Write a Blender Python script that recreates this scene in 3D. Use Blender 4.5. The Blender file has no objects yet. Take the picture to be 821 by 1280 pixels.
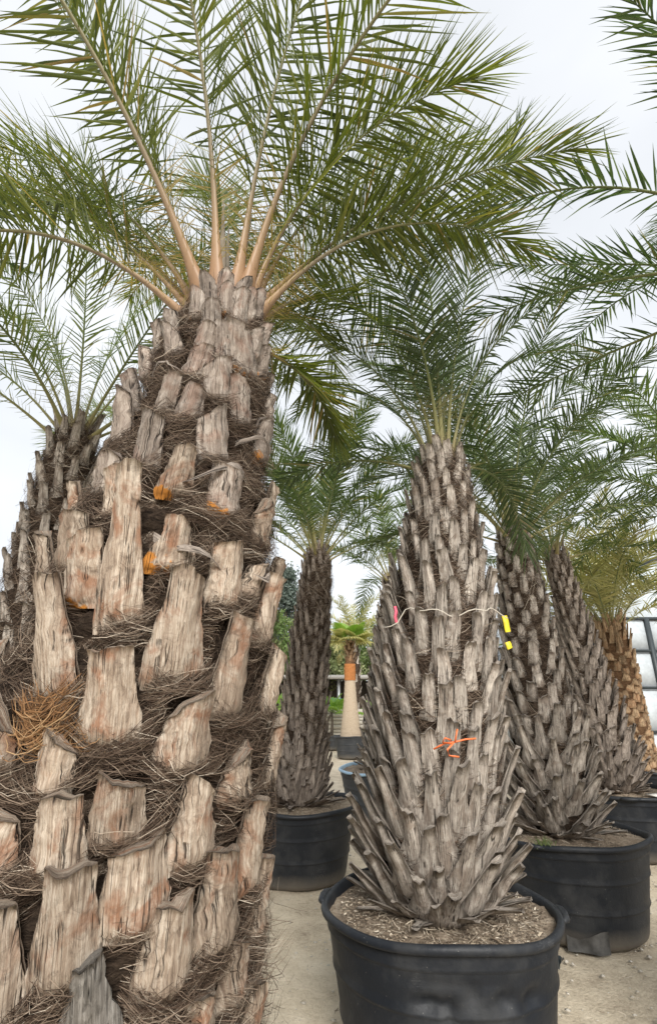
import bpy, math, random
import numpy as np
from mathutils import Matrix, Vector

random.seed(7); rng = np.random.default_rng(7)
S = bpy.context.scene; COL = S.collection
PI = math.pi

# ------------------------------------------------------------------ camera
cam = bpy.data.cameras.new('camera'); co = bpy.data.objects.new('camera', cam); COL.objects.link(co)
cam.sensor_fit = 'VERTICAL'; cam.sensor_height = 36; cam.lens = 620/1280*36
cam.clip_start = .05; cam.clip_end = 2000
co.location = (0, 0, 1.6); co.rotation_euler = (math.radians(90+20.35), 0, 0)
S.camera = co

# ------------------------------------------------------------------ sky, sun, exposure
SUN_EL, SUN_AZ = math.radians(33), math.radians(-82)     # towards the sun, azimuth from +X
W = bpy.data.worlds.new('World'); S.world = W; W.use_nodes = True
nt = W.node_tree; nt.nodes.clear()
def N(t, k, **kw):
    n = t.nodes.new(k)
    for a, b in kw.items(): setattr(n, a, b)
    return n
out = N(nt, 'ShaderNodeOutputWorld'); mix = N(nt, 'ShaderNodeMixShader'); b1 = N(nt, 'ShaderNodeBackground'); b2 = N(nt, 'ShaderNodeBackground')
sky = N(nt, 'ShaderNodeTexSky', sky_type='NISHITA', sun_disc=False)
sky.sun_elevation = SUN_EL; sky.sun_rotation = PI/2-SUN_AZ; sky.air_density = 1; sky.dust_density = 3
nt.links.new(sky.outputs[0], b1.inputs[0]); b1.inputs[1].default_value = .10
tc = N(nt, 'ShaderNodeTexCoord'); mp = N(nt, 'ShaderNodeMapping'); mp.inputs['Scale'].default_value = (1, 1, 2.2)
no = N(nt, 'ShaderNodeTexNoise'); no.inputs['Scale'].default_value = 1.6; no.inputs['Detail'].default_value = 4; no.inputs['Roughness'].default_value = .45
cr = N(nt, 'ShaderNodeValToRGB'); cr.color_ramp.elements[0].position = .36; cr.color_ramp.elements[0].color = (.262, .270, .281, 1)
cr.color_ramp.elements[1].position = .62; cr.color_ramp.elements[1].color = (.322, .328, .335, 1)
nt.links.new(tc.outputs['Generated'], mp.inputs[0]); nt.links.new(mp.outputs[0], no.inputs['Vector']); nt.links.new(no.outputs[0], cr.inputs[0]); nt.links.new(cr.outputs[0], b2.inputs[0])
b2.inputs[1].default_value = 1.0; mix.inputs[0].default_value = .92
nt.links.new(b1.outputs[0], mix.inputs[1]); nt.links.new(b2.outputs[0], mix.inputs[2]); nt.links.new(mix.outputs[0], out.inputs[0])
sl = bpy.data.lights.new('sun', 'SUN'); so = bpy.data.objects.new('sun', sl); COL.objects.link(so)
sl.energy = 1.5; sl.angle = math.radians(24); sl.color = (1, .965, .91)
sd = Vector((math.cos(SUN_EL)*math.cos(SUN_AZ), math.cos(SUN_EL)*math.sin(SUN_AZ), math.sin(SUN_EL)))
so.rotation_euler = sd.to_track_quat('Z', 'Y').to_euler()
vs = S.view_settings; vs.view_transform = 'Standard'; vs.look = 'None'; vs.gamma = 1; vs.use_curve_mapping = False
vs.exposure = 1.72
S.cycles.max_bounces = 8; S.cycles.transparent_max_bounces = 8

# ------------------------------------------------------------------ mesh helpers
def mesh(name, V, F, mat=None, uv=None, tint=None, smooth=False, wear=None):
    """V (n,3), F: (m,k) array, or a list of such arrays (k may differ)."""
    V = np.asarray(V, np.float32); Fs = [np.asarray(q, np.int32) for q in (F if isinstance(F, list) else [F]) if len(q)]
    me = bpy.data.meshes.new(name)
    me.vertices.add(len(V)); me.vertices.foreach_set('co', V.ravel())
    loops = np.concatenate([q.ravel() for q in Fs]); st = []; o = 0
    for q in Fs:
        st.append(np.arange(len(q))*q.shape[1]+o); o += q.size
    st = np.concatenate(st).astype(np.int32)
    me.loops.add(len(loops)); me.loops.foreach_set('vertex_index', loops)
    me.polygons.add(len(st)); me.polygons.foreach_set('loop_start', st)
    if smooth: me.polygons.foreach_set('use_smooth', np.ones(len(st), bool))
    if uv is not None:
        l = me.uv_layers.new(name='UVMap'); l.data.foreach_set('uv', np.asarray(uv, np.float32)[loops].ravel())
    for nm, a in (('tint', tint), ('wear', wear)):
        if a is not None:
            at = me.attributes.new(nm, 'FLOAT', 'POINT'); at.data.foreach_set('value', np.asarray(a, np.float32))
    me.update(calc_edges=True); me.validate()
    if mat: me.materials.append(mat)
    return me
def ob(name, me, parent=None, M=None):
    o = bpy.data.objects.new(name, me); COL.objects.link(o)
    if parent: o.parent = parent
    if M is not None: o.matrix_local = M
    return o
def tag(o, label, cat, group=None):
    o['label'] = label; o['category'] = cat
    if group: o['group'] = group
    return o
def thing(name, label, cat, loc, group=None, rz=0):
    o = bpy.data.objects.new(name, None); COL.objects.link(o); o.location = loc; o.rotation_euler = (0, 0, rz)
    o.empty_display_size = .1
    return tag(o, label, cat, group)
def stuff(o): o['kind'] = 'stuff'; return o
def struct(o): o['kind'] = 'structure'; return o
class MB:
    def __init__(s): s.V = []; s.F = {}; s.n = 0
    def add(s, V, *Fs):
        V = np.asarray(V, float)
        for F in Fs:
            F = np.asarray(F, int)+s.n; s.F.setdefault(F.shape[1], []).append(F)
        s.V.append(V); s.n += len(V); return s
    def box(s, c, d, R=None):
        v = np.array([[x, y, z] for x in (-.5, .5) for y in (-.5, .5) for z in (-.5, .5)])*np.array(d)
        if R is not None: v = v @ np.array(R).T
        return s.add(v+np.array(c), [[0, 1, 3, 2], [4, 6, 7, 5], [0, 4, 5, 1], [2, 3, 7, 6], [0, 2, 6, 4], [1, 5, 7, 3]])
    def tube(s, P, r, k=8, caps=True):
        P = np.asarray(P, float); n = len(P); r = np.broadcast_to(np.asarray(r, float), (n,))
        T = np.gradient(P, axis=0); T /= np.linalg.norm(T, axis=1)[:, None]+1e-9
        a = np.array([0, 0, 1.]) if abs(T[0][2]) < .9 else np.array([1., 0, 0])
        A = np.cross(T, a); A /= np.linalg.norm(A, axis=1)[:, None]+1e-9; B = np.cross(T, A)
        th = np.arange(k)/k*2*PI
        V = P[:, None]+r[:, None, None]*(A[:, None]*np.cos(th)[None, :, None]+B[:, None]*np.sin(th)[None, :, None])
        i, j = np.meshgrid(np.arange(n-1), np.arange(k), indexing='ij'); j2 = (j+1) % k
        F = np.stack([i*k+j, i*k+j2, (i+1)*k+j2, (i+1)*k+j], -1).reshape(-1, 4)
        s.add(V.reshape(-1, 3), F)
        if caps:
            s.F.setdefault(k, []).append(np.array([np.arange(k)[::-1], np.arange(k)+(n-1)*k])+s.n-n*k)
        return s
    def lathe(s, prof, k=48, wob=None, close=False):
        prof = np.asarray(prof, float); n = len(prof); th = np.arange(k)/k*2*PI
        V = np.stack([prof[:, None, 0]*np.cos(th), prof[:, None, 0]*np.sin(th), np.repeat(prof[:, 1:2], k, 1)], -1)
        if wob is not None: V = wob(V, th)
        i, j = np.meshgrid(np.arange(n-1), np.arange(k), indexing='ij'); j2 = (j+1) % k
        return s.add(V.reshape(-1, 3), np.stack([i*k+j, i*k+j2, (i+1)*k+j2, (i+1)*k+j], -1).reshape(-1, 4))
    def mesh(s, name, mat, smooth=False, **kw):
        return mesh(name, np.concatenate(s.V), [np.concatenate(f) for f in s.F.values()], mat, smooth=smooth, **kw)

# ------------------------------------------------------------------ materials
def newmat(name):
    m = bpy.data.materials.new(name); m.use_nodes = True; t = m.node_tree
    return m, t, t.nodes['Principled BSDF'], t.nodes['Material Output']
def ramp(t, fac, stops):
    r = N(t, 'ShaderNodeValToRGB'); e = r.color_ramp.elements
    while len(e) < len(stops): e.new(.5)
    for x, (p, c) in zip(e, stops): x.position = p; x.color = (*c, 1)
    if fac is not None: t.links.new(fac, r.inputs[0])
    return r.outputs[0]
def noise(t, vec, scale, detail=4, rough=.6, dist=0):
    n = N(t, 'ShaderNodeTexNoise'); n.inputs['Scale'].default_value = scale; n.inputs['Detail'].default_value = detail
    n.inputs['Roughness'].default_value = rough; n.inputs['Distortion'].default_value = dist
    if vec is not None: t.links.new(vec, n.inputs['Vector'])
    return n.outputs[0]
def mapping(t, vec, scale, loc=None):
    m = N(t, 'ShaderNodeMapping'); m.inputs['Scale'].default_value = scale; t.links.new(vec, m.inputs[0])
    if loc is not None: t.links.new(loc, m.inputs['Location'])
    return m.outputs[0]
def mixc(t, fac, a, b, mode='MIX'):
    n = N(t, 'ShaderNodeMix', data_type='RGBA', blend_type=mode)
    for i, v in ((0, fac), (6, a), (7, b)):
        if isinstance(v, (int, float)): n.inputs[i].default_value = v
        elif isinstance(v, tuple): n.inputs[i].default_value = (*v, 1)
        else: t.links.new(v, n.inputs[i])
    return n.outputs[2]
def math_(t, op, a, b=None, clamp=False):
    n = N(t, 'ShaderNodeMath', operation=op, use_clamp=clamp)
    for i, v in ((0, a), (1, b)):
        if v is None: continue
        if isinstance(v, (int, float)): n.inputs[i].default_value = v
        else: t.links.new(v, n.inputs[i])
    return n.outputs[0]
def bump(t, bs, h, strength, dist):
    b = N(t, 'ShaderNodeBump'); b.inputs['Strength'].default_value = strength; b.inputs['Distance'].default_value = dist
    t.links.new(h, b.inputs['Height']); t.links.new(b.outputs[0], bs.inputs['Normal'])
def attr(t, name, kind='GEOMETRY'):
    a = N(t, 'ShaderNodeAttribute', attribute_type=kind, attribute_name=name); return a.outputs['Fac']

def boot_mat(name, dark, mid, light, stain, stain_amt=.5, fine=1.0):
    m, t, bs, o = newmat(name)
    uv = N(t, 'ShaderNodeUVMap', uv_map='UVMap').outputs[0]; oi = N(t, 'ShaderNodeObjectInfo')
    off = N(t, 'ShaderNodeCombineXYZ'); 
    r37 = math_(t, 'MULTIPLY', oi.outputs['Random'], 37.); t.links.new(r37, off.inputs[0]); t.links.new(r37, off.inputs[1]); t.links.new(r37, off.inputs[2])
    g1 = noise(t, mapping(t, uv, (210*fine, 5*fine, 1), off.outputs[0]), 1, 6, .72, .5)
    g2 = noise(t, mapping(t, uv, (40*fine, 9*fine, 1), off.outputs[0]), 1, 5, .6, 1.2)
    base = ramp(t, math_(t, 'ADD', math_(t, 'MULTIPLY', g1, .55), math_(t, 'MULTIPLY', g2, .45)), [(.34, dark), (.48, mid), (.62, light)])
    bl = noise(t, mapping(t, uv, (14*fine, 9*fine, 1), off.outputs[0]), 1, 4, .6, .5)
    blm = ramp(t, bl, [(.52, (0, 0, 0)), (.64, (1, 1, 1))])
    c = mixc(t, math_(t, 'MULTIPLY', blm, stain_amt), base, stain)
    gr = ramp(t, noise(t, mapping(t, uv, (30*fine, 20*fine, 1), off.outputs[0]), 1.3, 6, .75, 1.5), [(.50, (0, 0, 0)), (.66, (1, 1, 1))])
    c = mixc(t, math_(t, 'MULTIPLY', gr, .55), c, tuple(x*.75 for x in dark))
    pw = ramp(t, noise(t, mapping(t, uv, (60*fine, 12*fine, 1), off.outputs[0]), .8, 6, .7, .8), [(.56, (0, 0, 0)), (.70, (1, 1, 1))])
    c = mixc(t, math_(t, 'MULTIPLY', pw, .5), c, tuple(min(.75, x*1.3) for x in light))
    # patches of bare orange wood, only on the leaf bases that carry them
    sep = N(t, 'ShaderNodeSeparateXYZ'); t.links.new(uv, sep.inputs[0])
    skew_ = math_(t, 'ADD', math_(t, 'MULTIPLY', math_(t, 'SUBTRACT', .055, sep.outputs[1]), 7.), math_(t, 'MULTIPLY', sep.outputs[0], 5.))
    om = ramp(t, math_(t, 'ADD', noise(t, mapping(t, uv, (26, 20, 1), off.outputs[0]), 1, 4, .6, .8), skew_), [(.76, (0, 0, 0)), (.86, (1, 1, 1))])
    om = math_(t, 'MULTIPLY', om, attr(t, 'orange', 'OBJECT'))
    c = mixc(t, om, c, (.50, .205, .04))
    # long drying cracks
    ck = noise(t, mapping(t, uv, (75*fine, 2.2*fine, 1), off.outputs[0]), 1, 2, .4, .4)
    ckm = ramp(t, math_(t, 'ABSOLUTE', math_(t, 'SUBTRACT', ck, .5)), [(.0, (1, 1, 1)), (.020, (0, 0, 0))])
    ck2 = ramp(t, noise(t, mapping(t, uv, (9*fine, 9*fine, 1), off.outputs[0]), 1.7, 2), [(.45, (0, 0, 0)), (.54, (1, 1, 1))])
    ckm = math_(t, 'MULTIPLY', ckm, ck2)
    c = mixc(t, ckm, c, tuple(x*.25 for x in dark))
    hsv = N(t, 'ShaderNodeHueSaturation'); t.links.new(c, hsv.inputs['Color'])
    t.links.new(math_(t, 'ADD', math_(t, 'MULTIPLY', oi.outputs['Random'], .4), .78), hsv.inputs['Value'])
    t.links.new(hsv.outputs[0], bs.inputs['Base Color'])
    bs.inputs['Roughness'].default_value = .85; bs.inputs['Specular IOR Level'].default_value = .25
    h = math_(t, 'SUBTRACT', math_(t, 'ADD', g1, math_(t, 'MULTIPLY', g2, .6)), math_(t, 'MULTIPLY', ckm, 1.2))
    bump(t, bs, h, .9, .007)
    return m
M_BOOT_FRONT = boot_mat('weathered_beige_leaf_base', (.13, .09, .065), (.34, .265, .20), (.58, .505, .415), (.25, .115, .06), .75)
M_BOOT_UPPER = boot_mat('weathered_taupe_leaf_base', (.11, .085, .07), (.26, .215, .18), (.44, .39, .34), (.20, .105, .07), .5)
M_BOOT_GREY = boot_mat('weathered_grey_leaf_base', (.13, .108, .09), (.35, .305, .262), (.58, .53, .465), (.15, .105, .075), .6, .9)
M_BOOT_DARK = boot_mat('weathered_dark_leaf_base', (.095, .077, .063), (.275, .23, .195), (.46, .40, .345), (.09, .065, .05), .6, .9)
M_BOOT_BROWN = boot_mat('shaved_brown_leaf_base', (.13, .08, .048), (.33, .22, .13), (.52, .39, .25), (.36, .17, .08), .5, .9)
M_BOOT_OLD = boot_mat('grey_rotten_leaf_base', (.10, .09, .075), (.22, .20, .175), (.40, .375, .34), (.09, .08, .07), .5)

def tint_mat(name, stops, rough=.8, spec=.3, transl=None, bumpy=None):
    m, t, bs, o = newmat(name)
    c = ramp(t, attr(t, 'tint'), stops)
    t.links.new(c, bs.inputs['Base Color']); bs.inputs['Roughness'].default_value = rough; bs.inputs['Specular IOR Level'].default_value = spec
    if transl:
        tr = N(t, 'ShaderNodeBsdfTranslucent'); mx = N(t, 'ShaderNodeMixShader'); mx.inputs[0].default_value = transl[0]
        t.links.new(mixc(t, 1., c, transl[1], 'MULTIPLY'), tr.inputs[0])
        t.links.new(bs.outputs[0], mx.inputs[1]); t.links.new(tr.outputs[0], mx.inputs[2]); t.links.new(mx.outputs[0], o.inputs[0])
    return m
M_LEAF_FRONT = tint_mat('olive_leaflet', [(0, (.052, .076, .018)), (.5, (.115, .148, .03)), (.85, (.20, .22, .05)), (1, (.32, .24, .09))], .42, .5, (.45, (1.7, 1.65, .8)))
M_LEAF_BLUE = tint_mat('deep_green_leaflet', [(0, (.034, .06, .024)), (.5, (.082, .122, .048)), (.85, (.14, .18, .075)), (1, (.24, .21, .10))], .42, .5, (.34, (1.5, 1.6, .9)))
M_LEAF_LIGHT = tint_mat('fresh_green_leaflet', [(0, (.05, .085, .03)), (.5, (.10, .145, .05)), (.85, (.165, .21, .075)), (1, (.30, .27, .12))], .45, .5, (.38, (1.5, 1.6, .8)))
M_LEAF_YELLOW = tint_mat('pale_yellow_green_leaflet', [(0, (.20, .20, .08)), (.5, (.37, .36, .16)), (.85, (.50, .46, .23)), (1, (.42, .30, .14))], .45, .5, (.35, (1.4, 1.4, .8)))
M_LEAF_LIME = tint_mat('lime_leaf', [(0, (.10, .20, .03)), (.5, (.19, .33, .05)), (1, (.30, .42, .10))], .45, .5, (.35, (1.4, 1.5, .7)))
M_RACHIS_FRONT = tint_mat('tan_rachis', [(0, (.27, .155, .085)), (.10, (.29, .19, .11)), (.28, (.21, .17, .11)), (.7, (.17, .18, .07)), (1, (.10, .13, .04))], .5, .4)
M_RACHIS = tint_mat('green_rachis', [(0, (.34, .27, .13)), (.12, (.26, .25, .11)), (.4, (.15, .19, .075)), (1, (.08, .12, .045))], .5, .4)
M_FIBRE = tint_mat('dry_fibre', [(0, (.014, .009, .006)), (.35, (.058, .037, .025)), (.7, (.20, .15, .11)), (1, (.54, .47, .38))], .85, .2)
M_FIBRE_RUST = tint_mat('rust_fibre', [(0, (.09, .045, .02)), (.5, (.22, .115, .05)), (1, (.42, .30, .17))], .85, .2)
M_STRAW = tint_mat('dry_litter', [(0, (.07, .05, .035)), (.4, (.21, .165, .12)), (.75, (.36, .30, .225)), (1, (.55, .49, .40))], .85, .2)

def core_mat(name, a, b):
    m, t, bs, o = newmat(name); tcn = N(t, 'ShaderNodeTexCoord')
    n = noise(t, mapping(t, tcn.outputs['Object'], (1, 1, 3.2)), 22, 7, .7, 1.2)
    t.links.new(ramp(t, n, [(.35, a), (.7, b)]), bs.inputs['Base Color']); bs.inputs['Roughness'].default_value = .95
    bs.inputs['Specular IOR Level'].default_value = .1; bump(t, bs, n, 1, .03); return m
M_CORE = core_mat('matted_trunk_fibre', (.022, .015, .011), (.10, .072, .052))
M_CORE_BROWN = core_mat('brown_trunk', (.09, .05, .03), (.24, .14, .075))
M_SHAVED = core_mat('shaved_pale_trunk', (.40, .31, .22), (.56, .47, .36))
M_SHAVED_ORANGE = core_mat('shaved_orange_trunk', (.34, .13, .045), (.50, .22, .08))

def plastic(name, a, b, rough=.5):
    m, t, bs, o = newmat(name); tcn = N(t, 'ShaderNodeTexCoord'); P = tcn.outputs['Object']
    n1 = noise(t, P, 5, 5, .65); n2 = noise(t, mapping(t, P, (1, 1, .35)), 60, 3, .6)
    dust = ramp(t, n1, [(.45, (0, 0, 0)), (.8, (1, 1, 1))])
    bs.inputs['Specular IOR Level'].default_value = .32
    c = mixc(t, math_(t, 'MULTIPLY', dust, .5), a, b)
    v = N(t, 'ShaderNodeTexVoronoi'); v.inputs['Scale'].default_value = 55; t.links.new(P, v.inputs['Vector'])
    sp = ramp(t, v.outputs['Distance'], [(.05, (1, 1, 1)), (.10, (0, 0, 0))])
    sel = ramp(t, noise(t, P, 25, 2), [(.58, (0, 0, 0)), (.62, (1, 1, 1))])
    c = mixc(t, math_(t, 'MULTIPLY', math_(t, 'MULTIPLY', sp, sel), .6), c, (.35, .33, .30))
    sc_ = noise(t, mapping(t, P, (3, 3, 16)), 7, 3, .5, 1.4); sc_ = ramp(t, math_(t, 'ABSOLUTE', math_(t, 'SUBTRACT', sc_, .5)), [(0, (1, 1, 1)), (.006, (0, 0, 0))])
    scm = ramp(t, noise(t, P, 6, 2), [(.6, (0, 0, 0)), (.68, (1, 1, 1))])
    c = mixc(t, math_(t, 'MULTIPLY', math_(t, 'MULTIPLY', sc_, scm), .5), c, (.26, .26, .26))
    sepz = N(t, 'ShaderNodeSeparateXYZ'); t.links.new(P, sepz.inputs[0])
    mud = math_(t, 'MULTIPLY', ramp(t, math_(t, 'ADD', sepz.outputs[2], math_(t, 'MULTIPLY', n1, .12)), [(.08, (1, 1, 1)), (.2, (0, 0, 0))]), .5)
    c = mixc(t, mud, c, (.22, .19, .15))
    t.links.new(c, bs.inputs['Base Color'])
    t.links.new(ramp(t, n1, [(.3, (rough-.1,)*3), (.8, (rough+.28,)*3)]), bs.inputs['Roughness'])
    bump(t, bs, math_(t, 'ADD', n1, math_(t, 'MULTIPLY', n2, .08)), .35, .02); return m
M_POT = plastic('black_nursery_plastic', (.012, .0145, .019), (.07, .07, .068))
M_POT_GREY = plastic('faded_black_plastic', (.035, .038, .042), (.10, .10, .10), .6)
M_RIM_BLUE = plastic('pale_blue_plastic', (.28, .42, .55), (.45, .52, .56), .5)
M_TEAL = plastic('teal_plastic', (.02, .30, .36), (.06, .38, .42), .4)

def earth(name, stops, scale, bscale, bd):
    m, t, bs, o = newmat(name); P = N(t, 'ShaderNodeTexCoord').outputs['Object']
    a = noise(t, P, scale, 8, .7); b = noise(t, P, bscale, 6, .75); big = noise(t, P, scale*.12, 3, .5)
    f = math_(t, 'ADD', math_(t, 'ADD', math_(t, 'MULTIPLY', a, .36), math_(t, 'MULTIPLY', b, .30)), math_(t, 'MULTIPLY', big, .34))
    t.links.new(ramp(t, f, stops), bs.inputs['Base Color']); bs.inputs['Roughness'].default_value = .95; bs.inputs['Specular IOR Level'].default_value = .15
    bump(t, bs, math_(t, 'ADD', a, b), .8, bd); return m
M_GROUND = earth('pale_sandy_dirt', [(.36, (.31, .25, .185)), (.5, (.57, .49, .37)), (.64, (.74, .66, .53))], 4, 45, .02)
M_SOIL = earth('potting_soil', [(.36, (.12, .09, .066)), (.5, (.30, .24, .18)), (.62, (.48, .41, .33))], 14, 70, .02)
M_STONE = earth('pale_limestone', [(.3, (.34, .31, .26)), (.7, (.60, .56, .49))], 8, 50, .01)
M_BARK = core_mat('tree_bark', (.06, .05, .04), (.17, .14, .11))
def plain(name, c, rough=.6, metal=0, var=.12):
    m, t, bs, o = newmat(name); P = N(t, 'ShaderNodeTexCoord').outputs['Object']
    n = noise(t, P, 9, 5, .65)
    t.links.new(ramp(t, n, [(.25, tuple(x*(1-var*2) for x in c)), (.75, tuple(min(1, x*(1+var)) for x in c))]), bs.inputs['Base Color'])
    bs.inputs['Roughness'].default_value = rough; bs.inputs['Metallic'].default_value = metal; return m
M_FLAP = plain('scuffed_grey_plastic', (.07, .068, .064), .75, 0, .5)
M_STEEL_DARK = plain('dark_painted_steel', (.035, .045, .05), .5)
M_STEEL = plain('galvanised_steel', (.42, .44, .45), .45, .6)
M_SHEET = plain('roof_sheet', (.30, .29, .27), .6)
M_DARKWALL = plain('dark_board_wall', (.07, .06, .05), .8)
M_FILM = plain('white_greenhouse_film', (.52, .57, .61), .5, 0, .12)
M_ORANGE = plain('orange_ribbon', (.75, .17, .05), .5)
M_PINK = plain('pink_ribbon', (.80, .10, .17), .5)
M_YELLOW = plain('yellow_tag', (.78, .62, .03), .45)
M_TWINE = plain('white_twine', (.60, .55, .47), .8)
M_PAPER = plain('white_card', (.72, .70, .66), .7)
M_SACK = plain('pale_sack', (.55, .50, .42), .85)
M_WOODRAW = plain('grey_timber', (.30, .26, .21), .85)

# ------------------------------------------------------------------ the ground
def ground():
    xs = np.concatenate([np.linspace(-400, -12, 14), np.linspace(-11, 11, 90), np.linspace(12, 400, 14)])
    ys = np.concatenate([np.linspace(-60, -4, 8), np.linspace(-3, 18, 90), np.linspace(19, 500, 22)])
    X, Y = np.meshgrid(xs, ys); near = np.clip(1-np.abs(X)/12, 0, 1)*np.clip(1-np.abs(Y-7)/12, 0, 1)
    Z = (np.sin(X*2.1+.6*Y)*.012+np.sin(Y*1.7-X*.8)*.014+rng.normal(0, .009, X.shape))*near-.012
    n, k = X.shape; i, j = np.meshgrid(np.arange(n-1), np.arange(k-1), indexing='ij')
    F = np.stack([i*k+j, i*k+j+1, (i+1)*k+j+1, (i+1)*k+j], -1).reshape(-1, 4)
    struct(ob('ground', mesh('ground', np.stack([X, Y, Z], -1).reshape(-1, 3), F, M_GROUND, smooth=True)))
ground()
def pebbles(n, xr, yr, smin, smax, name, mat, label, cat):
    ico = np.array([[0, 0, 1], [.9, 0, .2], [.28, .85, .2], [-.72, .53, .2], [-.72, -.53, .2], [.28, -.85, .2], [0, 0, -.7]])
    fi = np.array([[0, 1, 2], [0, 2, 3], [0, 3, 4], [0, 4, 5], [0, 5, 1], [6, 2, 1], [6, 3, 2], [6, 4, 3], [6, 5, 4], [6, 1, 5]])
    P = np.stack([rng.uniform(*xr, n), rng.uniform(*yr, n), np.full(n, -.002)], -1)
    s = smin+(smax-smin)*rng.random(n)**4; sc = s[:, None]*rng.uniform(.55, 1.2, (n, 3)); sc[:, 2] *= .6
    a = rng.uniform(0, 2*PI, n); c_, s_ = np.cos(a), np.sin(a)
    V = ico[None]*sc[:, None]*(1+rng.normal(0, .12, (n, 7, 1)))
    V = np.stack([V[..., 0]*c_[:, None]-V[..., 1]*s_[:, None], V[..., 0]*s_[:, None]+V[..., 1]*c_[:, None], V[..., 2]], -1)+P[:, None]
    F = (fi[None]+np.arange(n)[:, None, None]*7).reshape(-1, 3)
    o = stuff(ob(name, mesh(name, V.reshape(-1, 3), F, mat))); tag(o, label, cat)
pebbles(9500, (-2.2, 5.5), (2.2, 10), .003, .026, 'gravel', M_STONE, 'small pale pebbles strewn over the sandy dirt', 'gravel')
def strands(P0, D, L, w, sagn, tint, seg=3, curl=.25, nrm=None):
    """thin bent ribbons: P0 (n,3) start, D (n,3) unit direction, L (n), w (n)."""
    n = len(P0); u = np.linspace(0, 1, seg+1)
    q = rng.normal(0, 1, (n, 3)); q -= (q*D).sum(1)[:, None]*D; q /= np.linalg.norm(q, axis=1)[:, None]+1e-9
    P = P0[:, None]+D[:, None]*(L[:, None]*u)[..., None]+q[:, None]*(curl*L[:, None]*(u*u)*rng.uniform(-1, 1, n)[:, None])[..., None]
    P[..., 2] -= sagn*(L[:, None]*u*u)
    if nrm is None: nrm = rng.normal(0, 1, (n, 3))
    sdv = np.cross(D, nrm); sdv /= np.linalg.norm(sdv, axis=1)[:, None]+1e-9
    ww = w[:, None]*np.array([1.]*seg+[.35])
    A = P-sdv[:, None]*ww[..., None]*.5; B = P+sdv[:, None]*ww[..., None]*.5
    V = np.stack([A, B], 2).reshape(-1, 3); b = np.arange(n)[:, None]*(2*(seg+1)); i = np.arange(seg)[None]*2
    F = np.stack([b+i, b+i+1, b+i+3, b+i+2], -1).reshape(-1, 4)
    return V, F, np.repeat(tint, 2*(seg+1))
def litter(n, cx, cy, r0, r1, z, zs, smin=.02, smax=.12, w=(.0012, .004)):
    a = rng.uniform(0, 2*PI, n); r = np.sqrt(rng.uniform(r0*r0, r1*r1, n))
    zz = z(r) if callable(z) else np.full(n, z)
    P = np.stack([cx+r*np.cos(a), cy+r*np.sin(a), zz+rng.uniform(0, zs, n)], -1)
    th = rng.uniform(0, 2*PI, n); D = np.stack([np.cos(th), np.sin(th), rng.normal(.02, .12, n)], -1); D /= np.linalg.norm(D, axis=1)[:, None]
    nrm = np.stack([rng.normal(0, .4, n), rng.normal(0, .4, n), np.ones(n)], -1)
    return strands(P, D, rng.uniform(smin, smax, n)*rng.uniform(.3, 1, n), rng.uniform(*w, n), .03, rng.random(n), 2, .3, nrm)
Vl, Fl, Tl = litter(4200, 1.5, 5, .2, 4.2, .004, .004, .02, .12)
tag(stuff(ob('ground_litter', mesh('ground_litter', Vl, Fl, M_STRAW, tint=Tl))), 'dry stalks and leaf scraps scattered over the dirt', 'litter')

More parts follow.
